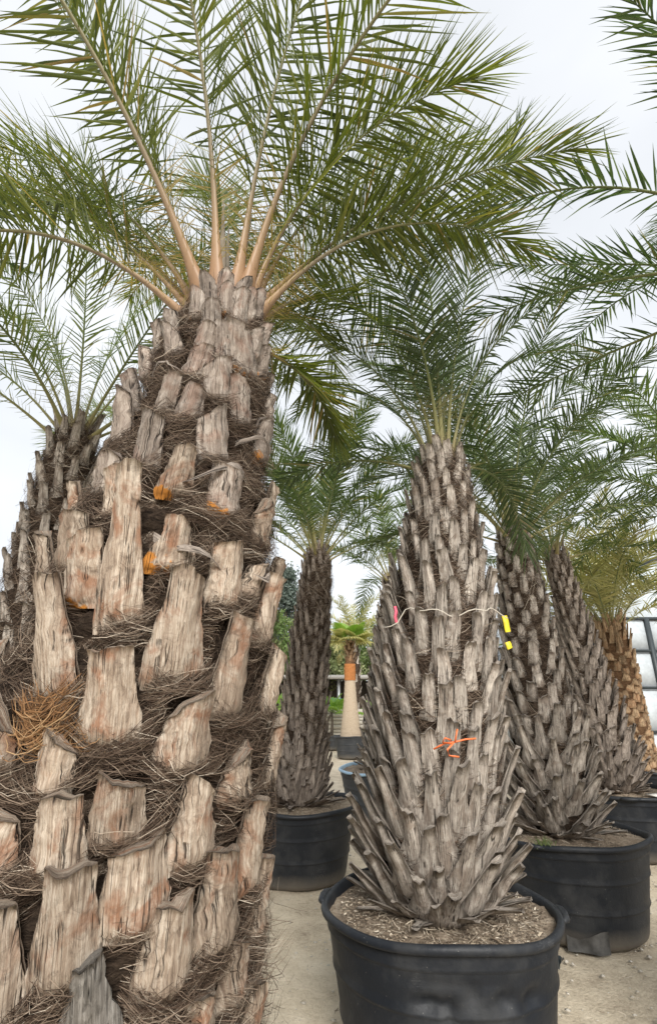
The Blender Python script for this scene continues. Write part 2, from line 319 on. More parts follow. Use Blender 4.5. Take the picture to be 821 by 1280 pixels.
# ------------------------------------------------------------------ nursery pots
def soil_z(rt, top): return lambda r: top+.035*np.clip(1-r/rt, 0, 1)
def pot(x, y, label, rz=0, H=.62, RT=.565, RB=.45, mat=None, rim_mat=None, dents=(), seed=0, soil_drop=.035, n_litter=700, group='nursery pots holding palms', cracks=False, wavy=.010, handles=True):
    mat = mat or M_POT; rim_mat = rim_mat or mat; R_ = np.random.default_rng(seed)
    t = thing('nursery_pot', label, 'pot', (x, y, 0), group, rz)
    ph = R_.uniform(0, 6, 4)
    def wob(V, th):
        z = V[..., 2]/H; r = 1+wavy*z*(np.sin(2*th+ph[0])+.6*np.sin(3*th+ph[1]))[None]
        V = V.copy(); V[..., 0] *= r; V[..., 1] *= r
        V[..., 2] += (np.sin(2*th+ph[2])*.014+np.sin(5*th+ph[3])*.006)[None]*z*z
        for (da, dz, dw, dh, dd) in dents:
            g = np.exp(-(((np.angle(np.exp(1j*(th-da))))/dw)**2))[None]*np.exp(-((V[..., 2]-dz)/dh)**2)*dd
            V[..., 0] -= g*np.cos(th)[None]; V[..., 1] -= g*np.sin(th)[None]
        return V
    def rr(z): return RB+(RT-RB)*z/H
    prof = [(.02, .006), (RB-.03, .006), (RB, .03)]
    for z0 in (.22, .40, .545):                       # stepped bands
        for q in np.linspace(prof[-1][1]+.02, z0*H/.62-.012, 9): prof.append((rr(q)-.002, q))
        zb = z0*H/.62; prof += [(rr(zb)-.002, zb-.006), (rr(zb)+.005, zb), (rr(zb)+.0055, zb+.008)]
    prof += [(rr(H*.95), H*.95), (RT, H-.012)]
    ob('body', MB().lathe(prof, 144, wob).mesh('pot_body', mat, True), t)
    rim = [(RT-.022, H-.09), (RT-.012, H-.02), (RT-.008, H+.006), (RT+.004, H+.013), (RT+.018, H+.008), (RT+.024, H-.006), (RT+.020, H-.020), (RT+.008, H-.024), (RT+.001, H-.018)]
    rm = ob('rim', MB().lathe(rim, 96, wob).mesh('pot_rim', rim_mat, True), t)
    if handles:
        for a in (.35, .35+PI):
            h = MB().tube([(RT+.018, -.09, H-.012), (RT+.036, -.055, H-.012), (RT+.040, 0, H-.013), (RT+.036, .055, H-.012), (RT+.018, .09, H-.012)], [.010, .017, .019, .017, .010], 8)
            ob('handle', h.mesh('handle', rim_mat, True), t, Matrix.Rotation(a, 4, 'Z'))
    # soil
    rs = np.linspace(0, RT-.012, 22); k = 72; th = np.arange(k)/k*2*PI; top = H-soil_drop
    Z = soil_z(RT, top)(rs)[:, None]+R_.normal(0, .0055, (22, k))+.008*np.sin(3*th+ph[0])[None]*(rs/RT)[:, None]
    Z[0] = Z[0, 0]
    V = np.stack([rs[:, None]*np.cos(th), rs[:, None]*np.sin(th), Z], -1)
    zz = V[..., 2]/H; rw = 1+wavy*zz*(np.sin(2*th+ph[0])+.6*np.sin(3*th+ph[1]))[None]; V[..., 0] *= rw; V[..., 1] *= rw
    V[..., 2] += (np.sin(2*th+ph[2])*.014+np.sin(5*th+ph[3])*.006)[None]*(rs/RT)[:, None]**2
    i, j = np.meshgrid(np.arange(21), np.arange(k), indexing='ij'); j2 = (j+1) % k
    so_ = ob('potting_soil', mesh('potting_soil', V.reshape(-1, 3), np.stack([i*k+j, i*k+j2, (i+1)*k+j2, (i+1)*k+j], -1).reshape(-1, 4), M_SOIL, smooth=True), t)
    if n_litter:
        Vl, Fl, Tl = litter(n_litter, 0, 0, .05, RT-.13, soil_z(RT, top+.004), .012, .015, .11)
        V2, F2, T2 = litter(n_litter*2, 0, 0, .05, RT-.055, soil_z(RT, top+.002), .010, .006, .035, (.003, .009))
        stuff(ob('straw_litter', mesh('straw_litter', np.concatenate([Vl, V2]), np.concatenate([Fl, F2+len(Vl)]), M_STRAW, tint=np.concatenate([Tl, T2])), so_))
    return t

# ------------------------------------------------------------------ leaf bases
PROF = {
    'slab':  ([0, .12, .35, .7, 1], [.92, 1, .90, .72, 0]),
    'scale': ([0, .10, .24, .42, .60, 1], [.85, 1, .86, .50, .34, .26]),
    'strap': ([0, .12, .3, .6, 1], [1, .95, .70, .56, .48]),
    'stub':  ([0, .2, .6, 1], [1, .92, .74, .62]),
}
def leaf_base_mesh(kind, L, wb, wt, th, bend, seed, mat, nu=4, nv=6, rag=.12, ridge=.3, cut=None):
    R_ = np.random.default_rng(seed)
    us = np.linspace(-1, 1, nu+1); vs_ = np.linspace(0, 1, nv+1)
    xs, ys = PROF[kind]; ys = list(ys)
    if kind == 'slab': ys = [1-.08, 1, 1-.12*(1-wt/wb)*2, wt/wb*1.06, wt/wb]
    w = np.interp(vs_, xs, ys)*wb*.5
    cutv = (R_.uniform(-.22, .22) if cut is None else cut)
    jag = np.interp(us, np.linspace(-1, 1, 5), R_.normal(0, rag, 5))+R_.normal(0, rag*.25, nu+1); wavl = R_.normal(0, .035, nv+1); wavr = R_.normal(0, .035, nv+1); lean = R_.uniform(-.05, .05)*L
    U, Vv = np.meshgrid(us, vs_)
    half = np.where(U < 0, (w*(1+wavl))[:, None], (w*(1+wavr))[:, None])
    X = U*half + lean*Vv**2
    topz = 1+(cutv*U+jag[None])*(w[-1]*2/L)-.02*np.abs(U)**3
    Z = L*Vv*(1+(topz-1)*Vv**3)
    tk = th*(1-(.2 if kind == 'slab' else .45)*Vv)*np.clip(.2+Vv/.16, 0, 1)
    yb = bend*L*Vv**2
    Yf = yb+tk*((1-np.abs(U)**2.2)*.75+ridge*.25*(1-np.abs(U)))+R_.normal(0, th*.06, U.shape)
    Yb = yb-tk*.18
    Vf = np.stack([X, Yf, Z], -1).reshape(-1, 3); Vb = np.stack([X*.97, Yb, Z], -1).reshape(-1, 3)
    k = nu+1; n1 = len(Vf); i, j = np.meshgrid(np.arange(nv), np.arange(nu), indexing='ij')
    Ff = np.stack([i*k+j, i*k+j+1, (i+1)*k+j+1, (i+1)*k+j], -1).reshape(-1, 4)
    Fs = [Ff[:, ::-1], Ff+n1]
    e = np.arange(nv); Fs += [np.stack([e*k, (e+1)*k, (e+1)*k+n1, e*k+n1], -1), np.stack([e*k+nu, e*k+nu+n1, (e+1)*k+nu+n1, (e+1)*k+nu], -1)]
    e = np.arange(nu); Fs += [np.stack([nv*k+e, nv*k+e+1, nv*k+e+1+n1, nv*k+e+n1], -1), np.stack([e, e+n1, e+1+n1, e+1], -1)]
    uv = np.stack([X, Z], -1).reshape(-1, 2)
    return mesh('leaf_base', np.concatenate([Vf, Vb]), np.concatenate(Fs), mat, uv=np.concatenate([uv, uv+.37]), smooth=False)
def base_matrix(ax, az, h, r, tilt, skew, s=(1, 1, 1)):
    o_ = Vector((math.cos(az), math.sin(az), 0)); ta = Vector((-o_.y, o_.x, 0))
    zax = (Vector((0, 0, math.cos(tilt)))+o_*math.sin(tilt)+ta*math.tan(skew)*math.cos(tilt)).normalized()
    xax = (-ta-zax*(-ta).dot(zax)).normalized(); yax = zax.cross(xax)
    if yax.dot(o_) < 0: xax = -xax; yax = zax.cross(xax)
    R3 = Matrix((xax, yax, zax)).transposed().to_4x4()
    return Matrix.Translation(Vector(ax)+o_*r) @ R3 @ Matrix.Diagonal((*s, 1))

# ------------------------------------------------------------------ fronds
def frond_path(az, el, L, dr, sdv, n=26):
    s = (np.arange(n)+.5)/n; e = el-dr*s**1.4; a = az+sdv*s
    T = np.stack([np.cos(e)*np.cos(a), np.cos(e)*np.sin(a), np.sin(e)], -1)
    P = np.vstack([np.zeros(3), np.cumsum(T, 0)*L/n]); T = np.vstack([T, T[-1:]]); a = np.append(a, a[-1])
    Sd = np.stack([-np.sin(a), np.cos(a), 0*a], -1); Nn = np.cross(T, Sd); return P, T, Sd, Nn
def frond(parent, pos, az, el, L, dr, sdv=0., nl=70, lmax=.36, wmax=.021, mat=None, rmat=None, rw=.030, spines=True, seed=0, roll=None, plum=1.0, tlow=.13, vdroop=.10, tint0=0., flare=1.3):
    R_ = np.random.default_rng(seed); n = 26
    P, T, Sd, Nn = frond_path(az, el, L, dr, sdv, n)
    roll = R_.normal(0, .25) if roll is None else roll
    Sd, Nn = Sd*math.cos(roll)+Nn*math.sin(roll), Nn*math.cos(roll)-Sd*math.sin(roll)
    s = np.linspace(0, 1, n+1)
    # stalk: flattened, broad at the foot
    wd = rw*(.16+.84*(1-s)**1.5)*(1+flare*np.exp(-s*18)); hd = wd*.62; k = 6; thp = np.arange(k)/k*2*PI
    V = P[:, None]+Sd[:, None]*(wd[:, None]*np.cos(thp)*.5)[..., None]+Nn[:, None]*(hd[:, None]*np.sin(thp)*.5)[..., None]
    i, j = np.meshgrid(np.arange(n), np.arange(k), indexing='ij'); j2 = (j+1) % k
    fo = ob('frond', mesh('frond', V.reshape(-1, 3), np.stack([i*k+j, i*k+j2, (i+1)*k+j2, (i+1)*k+j], -1).reshape(-1, 4), rmat, tint=np.repeat(np.clip(s*1.1, 0, 1), k), smooth=True), parent, Matrix.Translation(pos))
    # leaflets
    m = nl*2; t = np.tile(np.linspace(tlow, .995, nl), 2)+R_.normal(0, .25/nl, m); t = np.clip(t, .05, .998); side = np.repeat([1., -1.], nl)
    x = t*n; f0 = np.minimum(x.astype(int), n-1); fr = (x-f0)[:, None]
    lerp = lambda A: A[f0]*(1-fr)+A[f0+1]*fr
    p, tt, ss, nn = lerp(P), lerp(T), lerp(Sd), lerp(Nn)
    ang = np.radians(np.interp(t, [0, .2, .5, .85, 1], [62, 58, 50, 36, 14]))+R_.normal(0, .10, m)
    psi = plum*R_.choice([-.42, -.05, .28, .62], m, p=[.22, .3, .28, .20])+R_.normal(0, .10, m)+.12
    d = np.cos(ang)[:, None]*tt+np.sin(ang)[:, None]*(np.cos(psi)[:, None]*ss*side[:, None]+np.sin(psi)[:, None]*nn); d /= np.linalg.norm(d, axis=1)[:, None]
    ln = lmax*np.interp(t, [0, .15, .24, .36, .6, .85, 1], [.22, .33, .62, .95, 1, .80, .55])*R_.uniform(.85, 1.1, m)
    wdt = wmax*np.interp(t, [0, .15, .25, .4, .8, 1], [.22, .3, .7, 1, .85, .55])*R_.uniform(.85, 1.15, m)
    mm = nn*np.cos(.5*psi)[:, None]-ss*(side*np.sin(.5*psi))[:, None]; mm -= (mm*d).sum(1)[:, None]*d
    tw = R_.normal(0, .35, m); mm /= np.linalg.norm(mm, axis=1)[:, None]+1e-9; wv = np.cross(d, mm)
    wv, mm = wv*np.cos(tw)[:, None]+mm*np.sin(tw)[:, None], mm*np.cos(tw)[:, None]-wv*np.sin(tw)[:, None]
    u = np.array([0, .22, .62, 1]); wu = np.array([.45, 1, .72, .04])
    drp = np.abs(R_.normal(vdroop, vdroop*.6, m))*np.where(ln > .15, 1, .1)
    C = p[:, None]+d[:, None]*(ln[:, None]*u)[..., None]; C[..., 2] -= (drp*ln)[:, None]*u**2.2
    hw = (wdt[:, None]*wu*.5)[..., None]
    A = C+wv[:, None]*hw*.86+mm[:, None]*hw*.5; B = C-wv[:, None]*hw*.86+mm[:, None]*hw*.5
    V = np.stack([A, C, B], 2).reshape(-1, 3); b = np.arange(m)[:, None, None]*12; st = np.arange(3)[None, :, None]*3; c2 = np.arange(2)[None, None]
    F = np.stack([b+st+c2, b+st+c2+1, b+st+c2+4, b+st+c2+3], -1).reshape(-1, 4)
    tn = np.clip(R_.normal(.45, .2, m)+tint0, 0, .9); dead = R_.random(m) < .02; tn[dead] = 1.
    tn = np.where((t < .21) & spines, .97, tn)
    stuff(ob('leaflets', mesh('leaflets', V, F, mat, tint=np.repeat(tn, 12)), fo))
    return fo

# ------------------------------------------------------------------ palms
GA = 2.39996
def axis_fn(b, t_): 
    b, t_ = np.array(b, float), np.array(t_, float)
    return lambda h: b+(t_-b)*((h-b[2])/(t_[2]-b[2]))
def trunk_core(t, ax, hs, rs, mat, seed=0, k=40, lumps=.018, name='trunk'):
    R_ = np.random.default_rng(seed); h = np.arange(hs[0]-.06, hs[-1]+.001, .035); r = np.interp(h, hs, rs); th = np.arange(k)/k*2*PI
    rr = r[:, None]+R_.normal(0, lumps*.35, (len(h), k))+lumps*np.sin(h[:, None]*46+3*np.sin(th*2)[None])
    cen = np.array([ax(q) for q in h]); V = cen[:, None]+np.stack([rr*np.cos(th), rr*np.sin(th), 0*rr], -1)-np.array(t.location)
    i, j = np.meshgrid(np.arange(len(h)-1), np.arange(k), indexing='ij'); j2 = (j+1) % k
    F = np.stack([i*k+j, i*k+j2, (i+1)*k+j2, (i+1)*k+j], -1).reshape(-1, 4); cap = np.arange(k)[None]+(len(h)-1)*k
    return ob(name, mesh(name, V.reshape(-1, 3), [F, cap], mat, smooth=True), t)
def fibre_bundles(t, ax, hs, rs, specs, mat, name='fibre', boots=(), fine=1.):
    """specs: list of (n, az, h, half_angle, sag, spread, roff, tint_mean, kind)"""
    seg = 6; u = np.linspace(-1, 1, seg+1); Vs, Fs, Ts = [], [], []; base = 0
    for (n, az, h, ha, sag, spread, roff, tm, wild) in specs:
        c0 = rng.normal(0, .35*ha, n); sc = rng.uniform(.45, 1.05, n)
        A = az+c0[:, None]+ha*sc[:, None]*u[None]+rng.normal(0, .012, (n, seg+1))
        Hh = h+rng.normal(0, spread, n)[:, None]+sag*(u**2)[None]*sc[:, None]+rng.normal(0, .30, n)[:, None]*ha*.4*u[None]+rng.normal(0, .004, (n, seg+1))
        rad = np.interp(Hh, hs, rs)+roff*rng.uniform(.2, 1.1, n)[:, None]+rng.normal(0, .003, (n, seg+1))
        rad += wild*rng.random(n)[:, None]**3*(u[None]*rng.choice([-1, 1], n)[:, None]*.5+.5)**2
        for (ba, bh, bl, bw) in boots:                # strands pass behind the leaf bases
            if abs(math.atan2(math.sin(ba-az), math.cos(ba-az))) > 2.2*ha+.5 or not (bh-.35 < h < bh+bl+.35): continue
            dz = (Hh-bh)/bl; ins = (np.abs(np.angle(np.exp(1j*(A-ba))))*rad < bw*.5*(1.06-.3*dz)) & (dz > .12) & (dz < 1.0)
            rad = np.where(ins, np.interp(Hh, hs, rs)-.012, rad)
        cen = ax(0)[None, None]+Hh[..., None]*(ax(1)-ax(0))[None, None]
        P = np.stack([cen[..., 0]+rad*np.cos(A), cen[..., 1]+rad*np.sin(A), Hh], -1)-np.array(t.location)
        D = np.gradient(P, axis=1); D /= np.linalg.norm(D, axis=2)[..., None]+1e-9
        nr = np.stack([np.cos(A), np.sin(A), 0*A], -1)+rng.normal(0, .5, (n, 1, 3)); sv = np.cross(D, nr); sv /= np.linalg.norm(sv, axis=2)[..., None]+1e-9
        w = fine*rng.uniform(.0009, .0026, n)[:, None, None]*np.array([.4]+[1]*(seg-1)+[.4])[None, :, None]
        V = np.stack([P-sv*w*.5, P+sv*w*.5], 2).reshape(-1, 3); b = np.arange(n)[:, None]*(2*seg+2); i = np.arange(seg)[None]*2
        Vs.append(V); Fs.append(np.stack([b+i, b+i+1, b+i+3, b+i+2], -1).reshape(-1, 4)+base); base += len(V)
        Ts.append(np.repeat(np.clip(rng.normal(tm, .22, n), 0, 1), 2*seg+2))
    return stuff(ob(name, mesh(name, np.concatenate(Vs), np.concatenate(Fs), mat, tint=np.concatenate(Ts)), t))
_pool = {}
def pool(kind, mat, nvar=6, **kw):
    key = (kind, mat.name, tuple(sorted(kw.items())))
    if key not in _pool:
        _pool[key] = [leaf_base_mesh(kind, seed=hash_(kind)+i*13, mat=mat, **kw) for i in range(nvar)]
    return _pool[key]
def hash_(s): return sum(ord(c)*(i+3) for i, c in enumerate(s))
def phyllo(t, ax, hs, rs, n, h0, h1, rule, seed=0, az_lim=None):
    R_ = random.Random(seed); specs = []
    loc = Vector(t.location)
    for i in range(n):
        f = (i+.5)/n; h = h0+(h1-h0)*f**1.3; az = i*GA+R_.gauss(0, .07)
        az = math.atan2(math.sin(az), math.cos(az))
        kind, mat, kw, tilt, s = rule(f, R_)
        me = R_.choice(pool(kind, mat, **kw))
        r = float(np.interp(h, hs, rs)); c = Vector(ax(h))-loc
        ss = (s*R_.uniform(.88, 1.12), R_.uniform(.9, 1.2), s*R_.uniform(.8, 1.15))
        ob('leaf_base', me, t, base_matrix(c, az, h and 0, r-.012, tilt+R_.gauss(0, .05), R_.gauss(0, .06), ss))
        specs.append((az, h))
    return specs
def crown(t, top, n, seed, mat, rmat, L=(1.9, 2.4), el=(.25, 1.45), dr=(.7, 1.5), skip=None, nl=62, r0=.09, **kw):
    R_ = random.Random(seed); loc = Vector(t.location)
    for i in range(n):
        f = (i+.5)/n; az = i*GA+R_.gauss(0, .15)+seed
        e = el[0]+(el[1]-el[0])*f**.8+R_.gauss(0, .06); az = math.atan2(math.sin(az), math.cos(az))
        if skip and skip(az, e): continue
        rr = r0*(1-.7*f); p = Vector(top)+Vector((rr*math.cos(az), rr*math.sin(az), -.12+.16*f))-loc
        frond(t, p, az, e, R_.uniform(*L), R_.uniform(*dr)*(1.15-.45*f), R_.uniform(-.3, .3), nl=nl, mat=mat, rmat=rmat, seed=seed*100+i, **kw)

# ---- the big palm in front: leaf bases (azimuth, height, length, skew, width at foot, width at tip, kind)
FB = [(-1.484,1.781,.48,-.018,.133,.069,0),(-1.735,2.287,.143,.204,.104,.074,0),(-1.336,2.186,.161,.144,.116,.073,1),(-.971,2.329,.139,-.257,.114,.102,0),(-.809,2.145,.161,-.069,.127,.11,1),(-1.211,1.945,.152,.094,.161,.077,1),(-.704,1.857,.201,-.092,.135,.107,0),(-1.043,1.643,.316,-.001,.17,.094,0),(-1.723,1.6,.333,-.161,.128,.069,0),(-1.826,1.853,.189,.037,.123,.107,1),(-2.106,1.954,.171,.116,.119,.102,0),(-1.061,2.618,.118,-.136,.113,.101,0),(-.628,2.82,.141,-.391,.16,.125,1),(-1.461,2.724,.08,.24,.12,.084,0),(-1.413,2.491,.085,.184,.106,.073,0),(-.659,2.535,.123,-.3,.118,.087,0),(-1.772,2.535,.091,.339,.078,.064,0),(-.169,2.425,.131,-.3,.13,.089,1),(-.22,2.091,.149,-.3,.142,.093,0),(-.238,1.766,.238,.12,.152,.096,0),(-.622,1.559,.28,.058,.143,.082,0),(-1.34,1.507,.236,-.047,.155,.104,0),(-.901,1.445,.17,.008,.16,.114,0),(-1.575,1.411,.113,.093,.095,.085,0),(-1.185,1.309,.132,-.051,.13,.104,0),(-.757,1.243,.19,-.092,.147,.083,0),(-.451,1.367,.105,-.3,.14,.094,0),(-1.425,1.256,.166,-.058,.123,.091,0),(-1.013,1.139,.176,-.07,.166,.119,0),(-.51,1.051,.233,-.201,.174,.103,0),(-.26,1.138,.234,-.25,.137,.094,0),(-1.275,1.071,.225,-.065,.145,.097,0),(-.812,1.015,.186,-.056,.152,.105,0),(-.018,.984,.228,-.3,.115,.068,0),(-.322,.928,.127,-.3,.151,.094,0),(-1.106,.951,.174,-.15,.136,.064,2),(-.567,.874,.118,-.243,.124,.086,0),(-1.486,1.019,.22,-.106,.089,.049,0),(-1.755,1.258,.122,.2,.114,.081,0),(-2.021,1.439,.158,.3,.159,.117,0),(-1.818,2.104,.156,.034,.092,.068,0),(-2.128,2.201,.133,.3,.128,.096,0),(-.925,3.095,.13,-.026,.10,.075,3),(-1.38,2.992,.10,-.1,.085,.07,3),(-1.45,2.852,.09,.2,.088,.069,0),(-.472,1.903,.118,.3,.082,.068,0),(-1.075,2.84,.12,-.107,.107,.077,0),(.109,2.654,.10,-.2,.09,.07,0)]
FHS = [.5, .7, 1.3, 1.9, 2.45, 2.82, 3.0, 3.18]; FRS = [.46, .455, .415, .335, .24, .185, .155, .10]
FAX = axis_fn((-.7235, 1.70, .49), (-.415, 1.70, 3.40))
low_h = lambda h: h if h < 2.4 else 2.4+(h-2.4)*.78
def front_palm():
    t = thing('palm_tree', 'massive thick palm trunk with broad beige cut leaf bases and shaggy brown fibre', 'palm', (-.71, 1.70, .58))
    loc = Vector(t.location); trunk_core(t, FAX, FHS, FRS, M_CORE, 1, 72, .02)
    sp = []; FR = list(FB)
    used = [(b[0], b[1]) for b in FB]; R_ = random.Random(5)
    i = 0
    while i < 150:                                    # the sides and back, in the same loose spiral
        f = i/150; h = .70+2.35*f; az = i*GA+R_.gauss(0, .1); az = math.atan2(math.sin(az), math.cos(az)); i += 1
        if -1.95 < az < -.12 and h > .86: continue
        r = float(np.interp(h, FHS, FRS))
        if any(abs(math.atan2(math.sin(az-a), math.cos(az-a)))*r < .13 and abs(h-b) < .17 for a, b in used): continue
        used.append((az, h)); FR.append((az, h, R_.uniform(.13, .26)*(1-.3*f), R_.gauss(0, .12), R_.uniform(.12, .17)*(1-.3*f), R_.uniform(.08, .11)*(1-.3*f), 1 if R_.random() < .12 else 0))
    for az, h in ((-2.2, 3.0), (-1.75, 3.1), (-1.15, 3.14), (-.7, 3.17), (-.3, 3.05), (-.55, 2.95), (-1.55, 3.2), (-.95, 3.24), (-1.9, 2.86), (-.2, 2.9), (-1.3, 3.24), (-.4, 3.24)):
        FR.append((az, h, .10, random.gauss(0, .1), .085, .062, 3 if random.random() < .4 else 0))
    FR = [(b[0], low_h(b[1]), *b[2:]) for b in FR]
    for q, (az, h, L, sk, wb, wt, kd) in enumerate(FR):
        mat = M_BOOT_OLD if kd == 2 else M_BOOT_UPPER if h+.25*math.sin(q*2.3) > 2.15 else M_BOOT_FRONT
        me = leaf_base_mesh('slab', L*.90+(.03 if h < 2.25 else .07), wb, wt, .045+.10*wb, .07, 100+q, mat, 10, 12, .055, .35, cut=random.uniform(-.38, .38))
        r = float(np.interp(h, FHS, FRS))
        o = ob('leaf_base', me, t, base_matrix(Vector(FAX(h-.03))-loc, az, 0, r+.012, random.uniform(.10, .17), sk*.8))
        if kd in (1, 3): o['orange'] = 1.0
        # a swag of fibre round its foot, and one along the upper edge behind it
        fr_ = 1 if -2.4 < az < .6 else .35
        k_ = 1 if h < 2.25 else .55
        sp.append((int(120*fr_*k_), az, h-.028, .11*k_/r, .05*k_, .014*k_, .064, .46, .03))
        sp.append((int(80*fr_), az, h-.06, .13/r, .04, .026, .045, .34, .02))
        sp.append((int(90*fr_), az+random.choice([-1, 1])*.13/r, h+.05, .07/r, .06, .03, .034, .45, .03))
    bts = [(b[0], b[1], b[2]*.9, b[4]) for b in FR]
    for _ in range(900):
        az = random.uniform(-PI, PI); h = random.uniform(.62, 3.06); r = float(np.interp(h, FHS, FRS))
        front = -2.4 < az < .4
        sp.append((75 if front else 16, az, h, random.choice([.05, .08, .12, .18])/r, random.uniform(-.04, .09), .018, random.uniform(.01, .065), random.uniform(.2, .62), random.choice([.0, .01, .02, .06])))
    for _ in range(14):                               # bleached fringe hanging at the foot
        sp.append((90, random.uniform(-1.2, .5), random.uniform(.66, .95), .30, random.uniform(-.02, .05), .03, .07, .62, .10))
    fibre_bundles(t, FAX, FHS, FRS, sp, M_FIBRE, boots=bts, fine=.64)
    fibre_bundles(t, FAX, FHS, FRS, [(220, -1.72, 1.56, .13, .05, .022, .075, .35, .03), (120, -1.70, 1.50, .15, .06, .02, .07, .5, .03), (40, -1.45, 1.49, .15, .06, .015, .05, .6, .02)], M_FIBRE_RUST, 'rust_fibre')
    # torn strips of dry leaf sheath lying across the fibre
    for q in range(7):
        h = random.uniform(.8, 2.7); az = random.uniform(-2.2, .1); r = float(np.interp(h, FHS, FRS)); n_ = 9; R2 = np.random.default_rng(q+300)
        u_ = np.linspace(0, 1, n_); sg = random.choice([-1, 1]); ln = random.uniform(.10, .24); wd = random.uniform(.012, .034)
        A_ = az+sg*u_*ln*.85/r+R2.normal(0, .012, n_); H_ = h-u_*ln*random.uniform(-.1, .6)+.02*np.sin(u_*5+q); ro = r+.045+.03*np.sin(u_*PI)+.03*u_
        tw_ = R2.normal(0, .3)+u_*R2.uniform(-2, 2); cenx = np.array([FAX(x) for x in H_])
        o_ = np.stack([np.cos(A_), np.sin(A_), 0*A_], -1); P_ = cenx+o_*ro[:, None]-np.array(loc)
        wdir = np.stack([0*A_, 0*A_, np.cos(tw_)], -1)+o_*np.sin(tw_)[:, None]; wv_ = wd*(1-.75*u_**2)*(1+R2.normal(0, .15, n_))
        V_ = np.concatenate([P_-wdir*wv_[:, None]*.5, P_+o_*.004, P_+wdir*wv_[:, None]*.5]); i_ = np.arange(n_-1)
        F_ = np.concatenate([np.stack([i_, i_+1, i_+1+n_, i_+n_], -1), np.stack([i_+n_, i_+1+n_, i_+1+2*n_, i_+2*n_], -1)])
        uv_ = np.concatenate([np.stack([k_*wv_, u_*ln], -1) for k_ in (-.5, 0, .5)])
        ob('sheath_strip', mesh('sheath_strip', V_, F_, M_BOOT_DARK, uv=uv_, smooth=True), t)
    cen = Vector((-.44, 1.70, 3.10))-loc
    FF = [(-2.93,1.31,2.5,.85,.45,.03),(-1.75,1.36,2.4,.85,-.30,.06),(-.66,1.31,2.6,2.0,-.01,.05),(.65,1.31,2.4,.93,-.5,.08),(.27,1.02,2.05,1.04,-.47,.06),(.10,1.05,1.8,1.3,.25,-.01),(3.28,.82,2.2,1.81,-.47,-.06),(2.69,.97,2.6,.6,.12,.03),(.80,.3,.75,1.3,.3,-.06),
          (1.5,1.25,2.3,1.0,.1,.08),(2.2,1.15,2.3,1.1,.1,.06),(-2.3,1.05,2.5,.9,-.1,.03),(1.2,1.0,1.8,1.1,.1,-.02),(2.9,1.1,2.5,1.0,.2,.03),(1.6,1.0,2.2,1.2,.1,.05),(3.0,.95,2.4,.9,.1,.0),(-.3,1.3,1.6,1.2,.1,.05),(-1.0,1.42,2.1,.7,.2,.06),(2.0,1.4,2.2,.7,.2,.06),(1.0,1.0,2.2,1.1,0,.0)]
    for q, (az, el, L, dr, sd_, hh) in enumerate(FF):
        frond(t, cen+Vector((.11*math.cos(az), .11*math.sin(az), hh)), az, el, L, dr, sd_, nl=150, wmax=.0155, mat=M_LEAF_FRONT, rmat=M_RACHIS_FRONT, **({'lmax': .28} if L < 1 else {'lmax': .45}), rw=.034, flare=2.4, seed=900+q, tlow=.04, plum=1.5)
    # the unopened spear leaves in the middle of the crown
    for q in range(3):
        a = q*2.1; sb = MB().tube([(0, 0, 0), (.02*math.cos(a), .02*math.sin(a), .3), (.05*math.cos(a), .05*math.sin(a), .62)], [.022, .017, .003], 6)
        ob('spear_leaf', sb.mesh('spear_leaf', M_WOODRAW, True), t, Matrix.Translation(cen+Vector((.03*math.cos(a), .03*math.sin(a), 0))))
    return t
pot(-.72, 1.70, 'black nursery pot at the foot of the massive beige-boled palm', .2, seed=3, n_litter=300)
front_palm()

# ---- palms with grey bases
def rule_grey(mat, lowf=.24, sc=1.0, tl=1.0, top='stub'):
    def rule(f, R_):
        if f < lowf:
            g = f/lowf
            return 'scale', mat, dict(L=.36*sc, wb=.215*sc, wt=.06*sc, th=.05*sc, bend=.05), (.92-.58*g**.5)*tl, .92+.10*g
        if f < .72:
            g = (f-lowf)/(.72-lowf)
            return 'strap', mat, dict(L=.30*sc, wb=.132*sc, wt=.066*sc, th=.044*sc, bend=.03), (.33-.12*g)*tl, 1.1-.22*g
        g = (f-.72)/.28
        return 'stub', mat, dict(L=.22*sc, wb=.085*sc, wt=.052*sc, th=.036*sc, bend=.02), (.22-.08*g)*tl, 1-.15*g
    return rule
def rule_stubby(mat, lowf=.36, sc=1.0):
    def rule(f, R_):
        if f < lowf:
            g = f/lowf
            return 'scale', mat, dict(L=.33*sc, wb=.20*sc, wt=.06*sc, th=.05*sc, bend=.05), .95-.6*g**.5, .95+.05*g
        g = (f-lowf)/(1-lowf)
        return 'stub', mat, dict(L=.19*sc, wb=.105*sc, wt=.075*sc, th=.045*sc, bend=.02), .26-.14*g, 1.1-.35*g
    return rule
rule_brown_ref = [None]
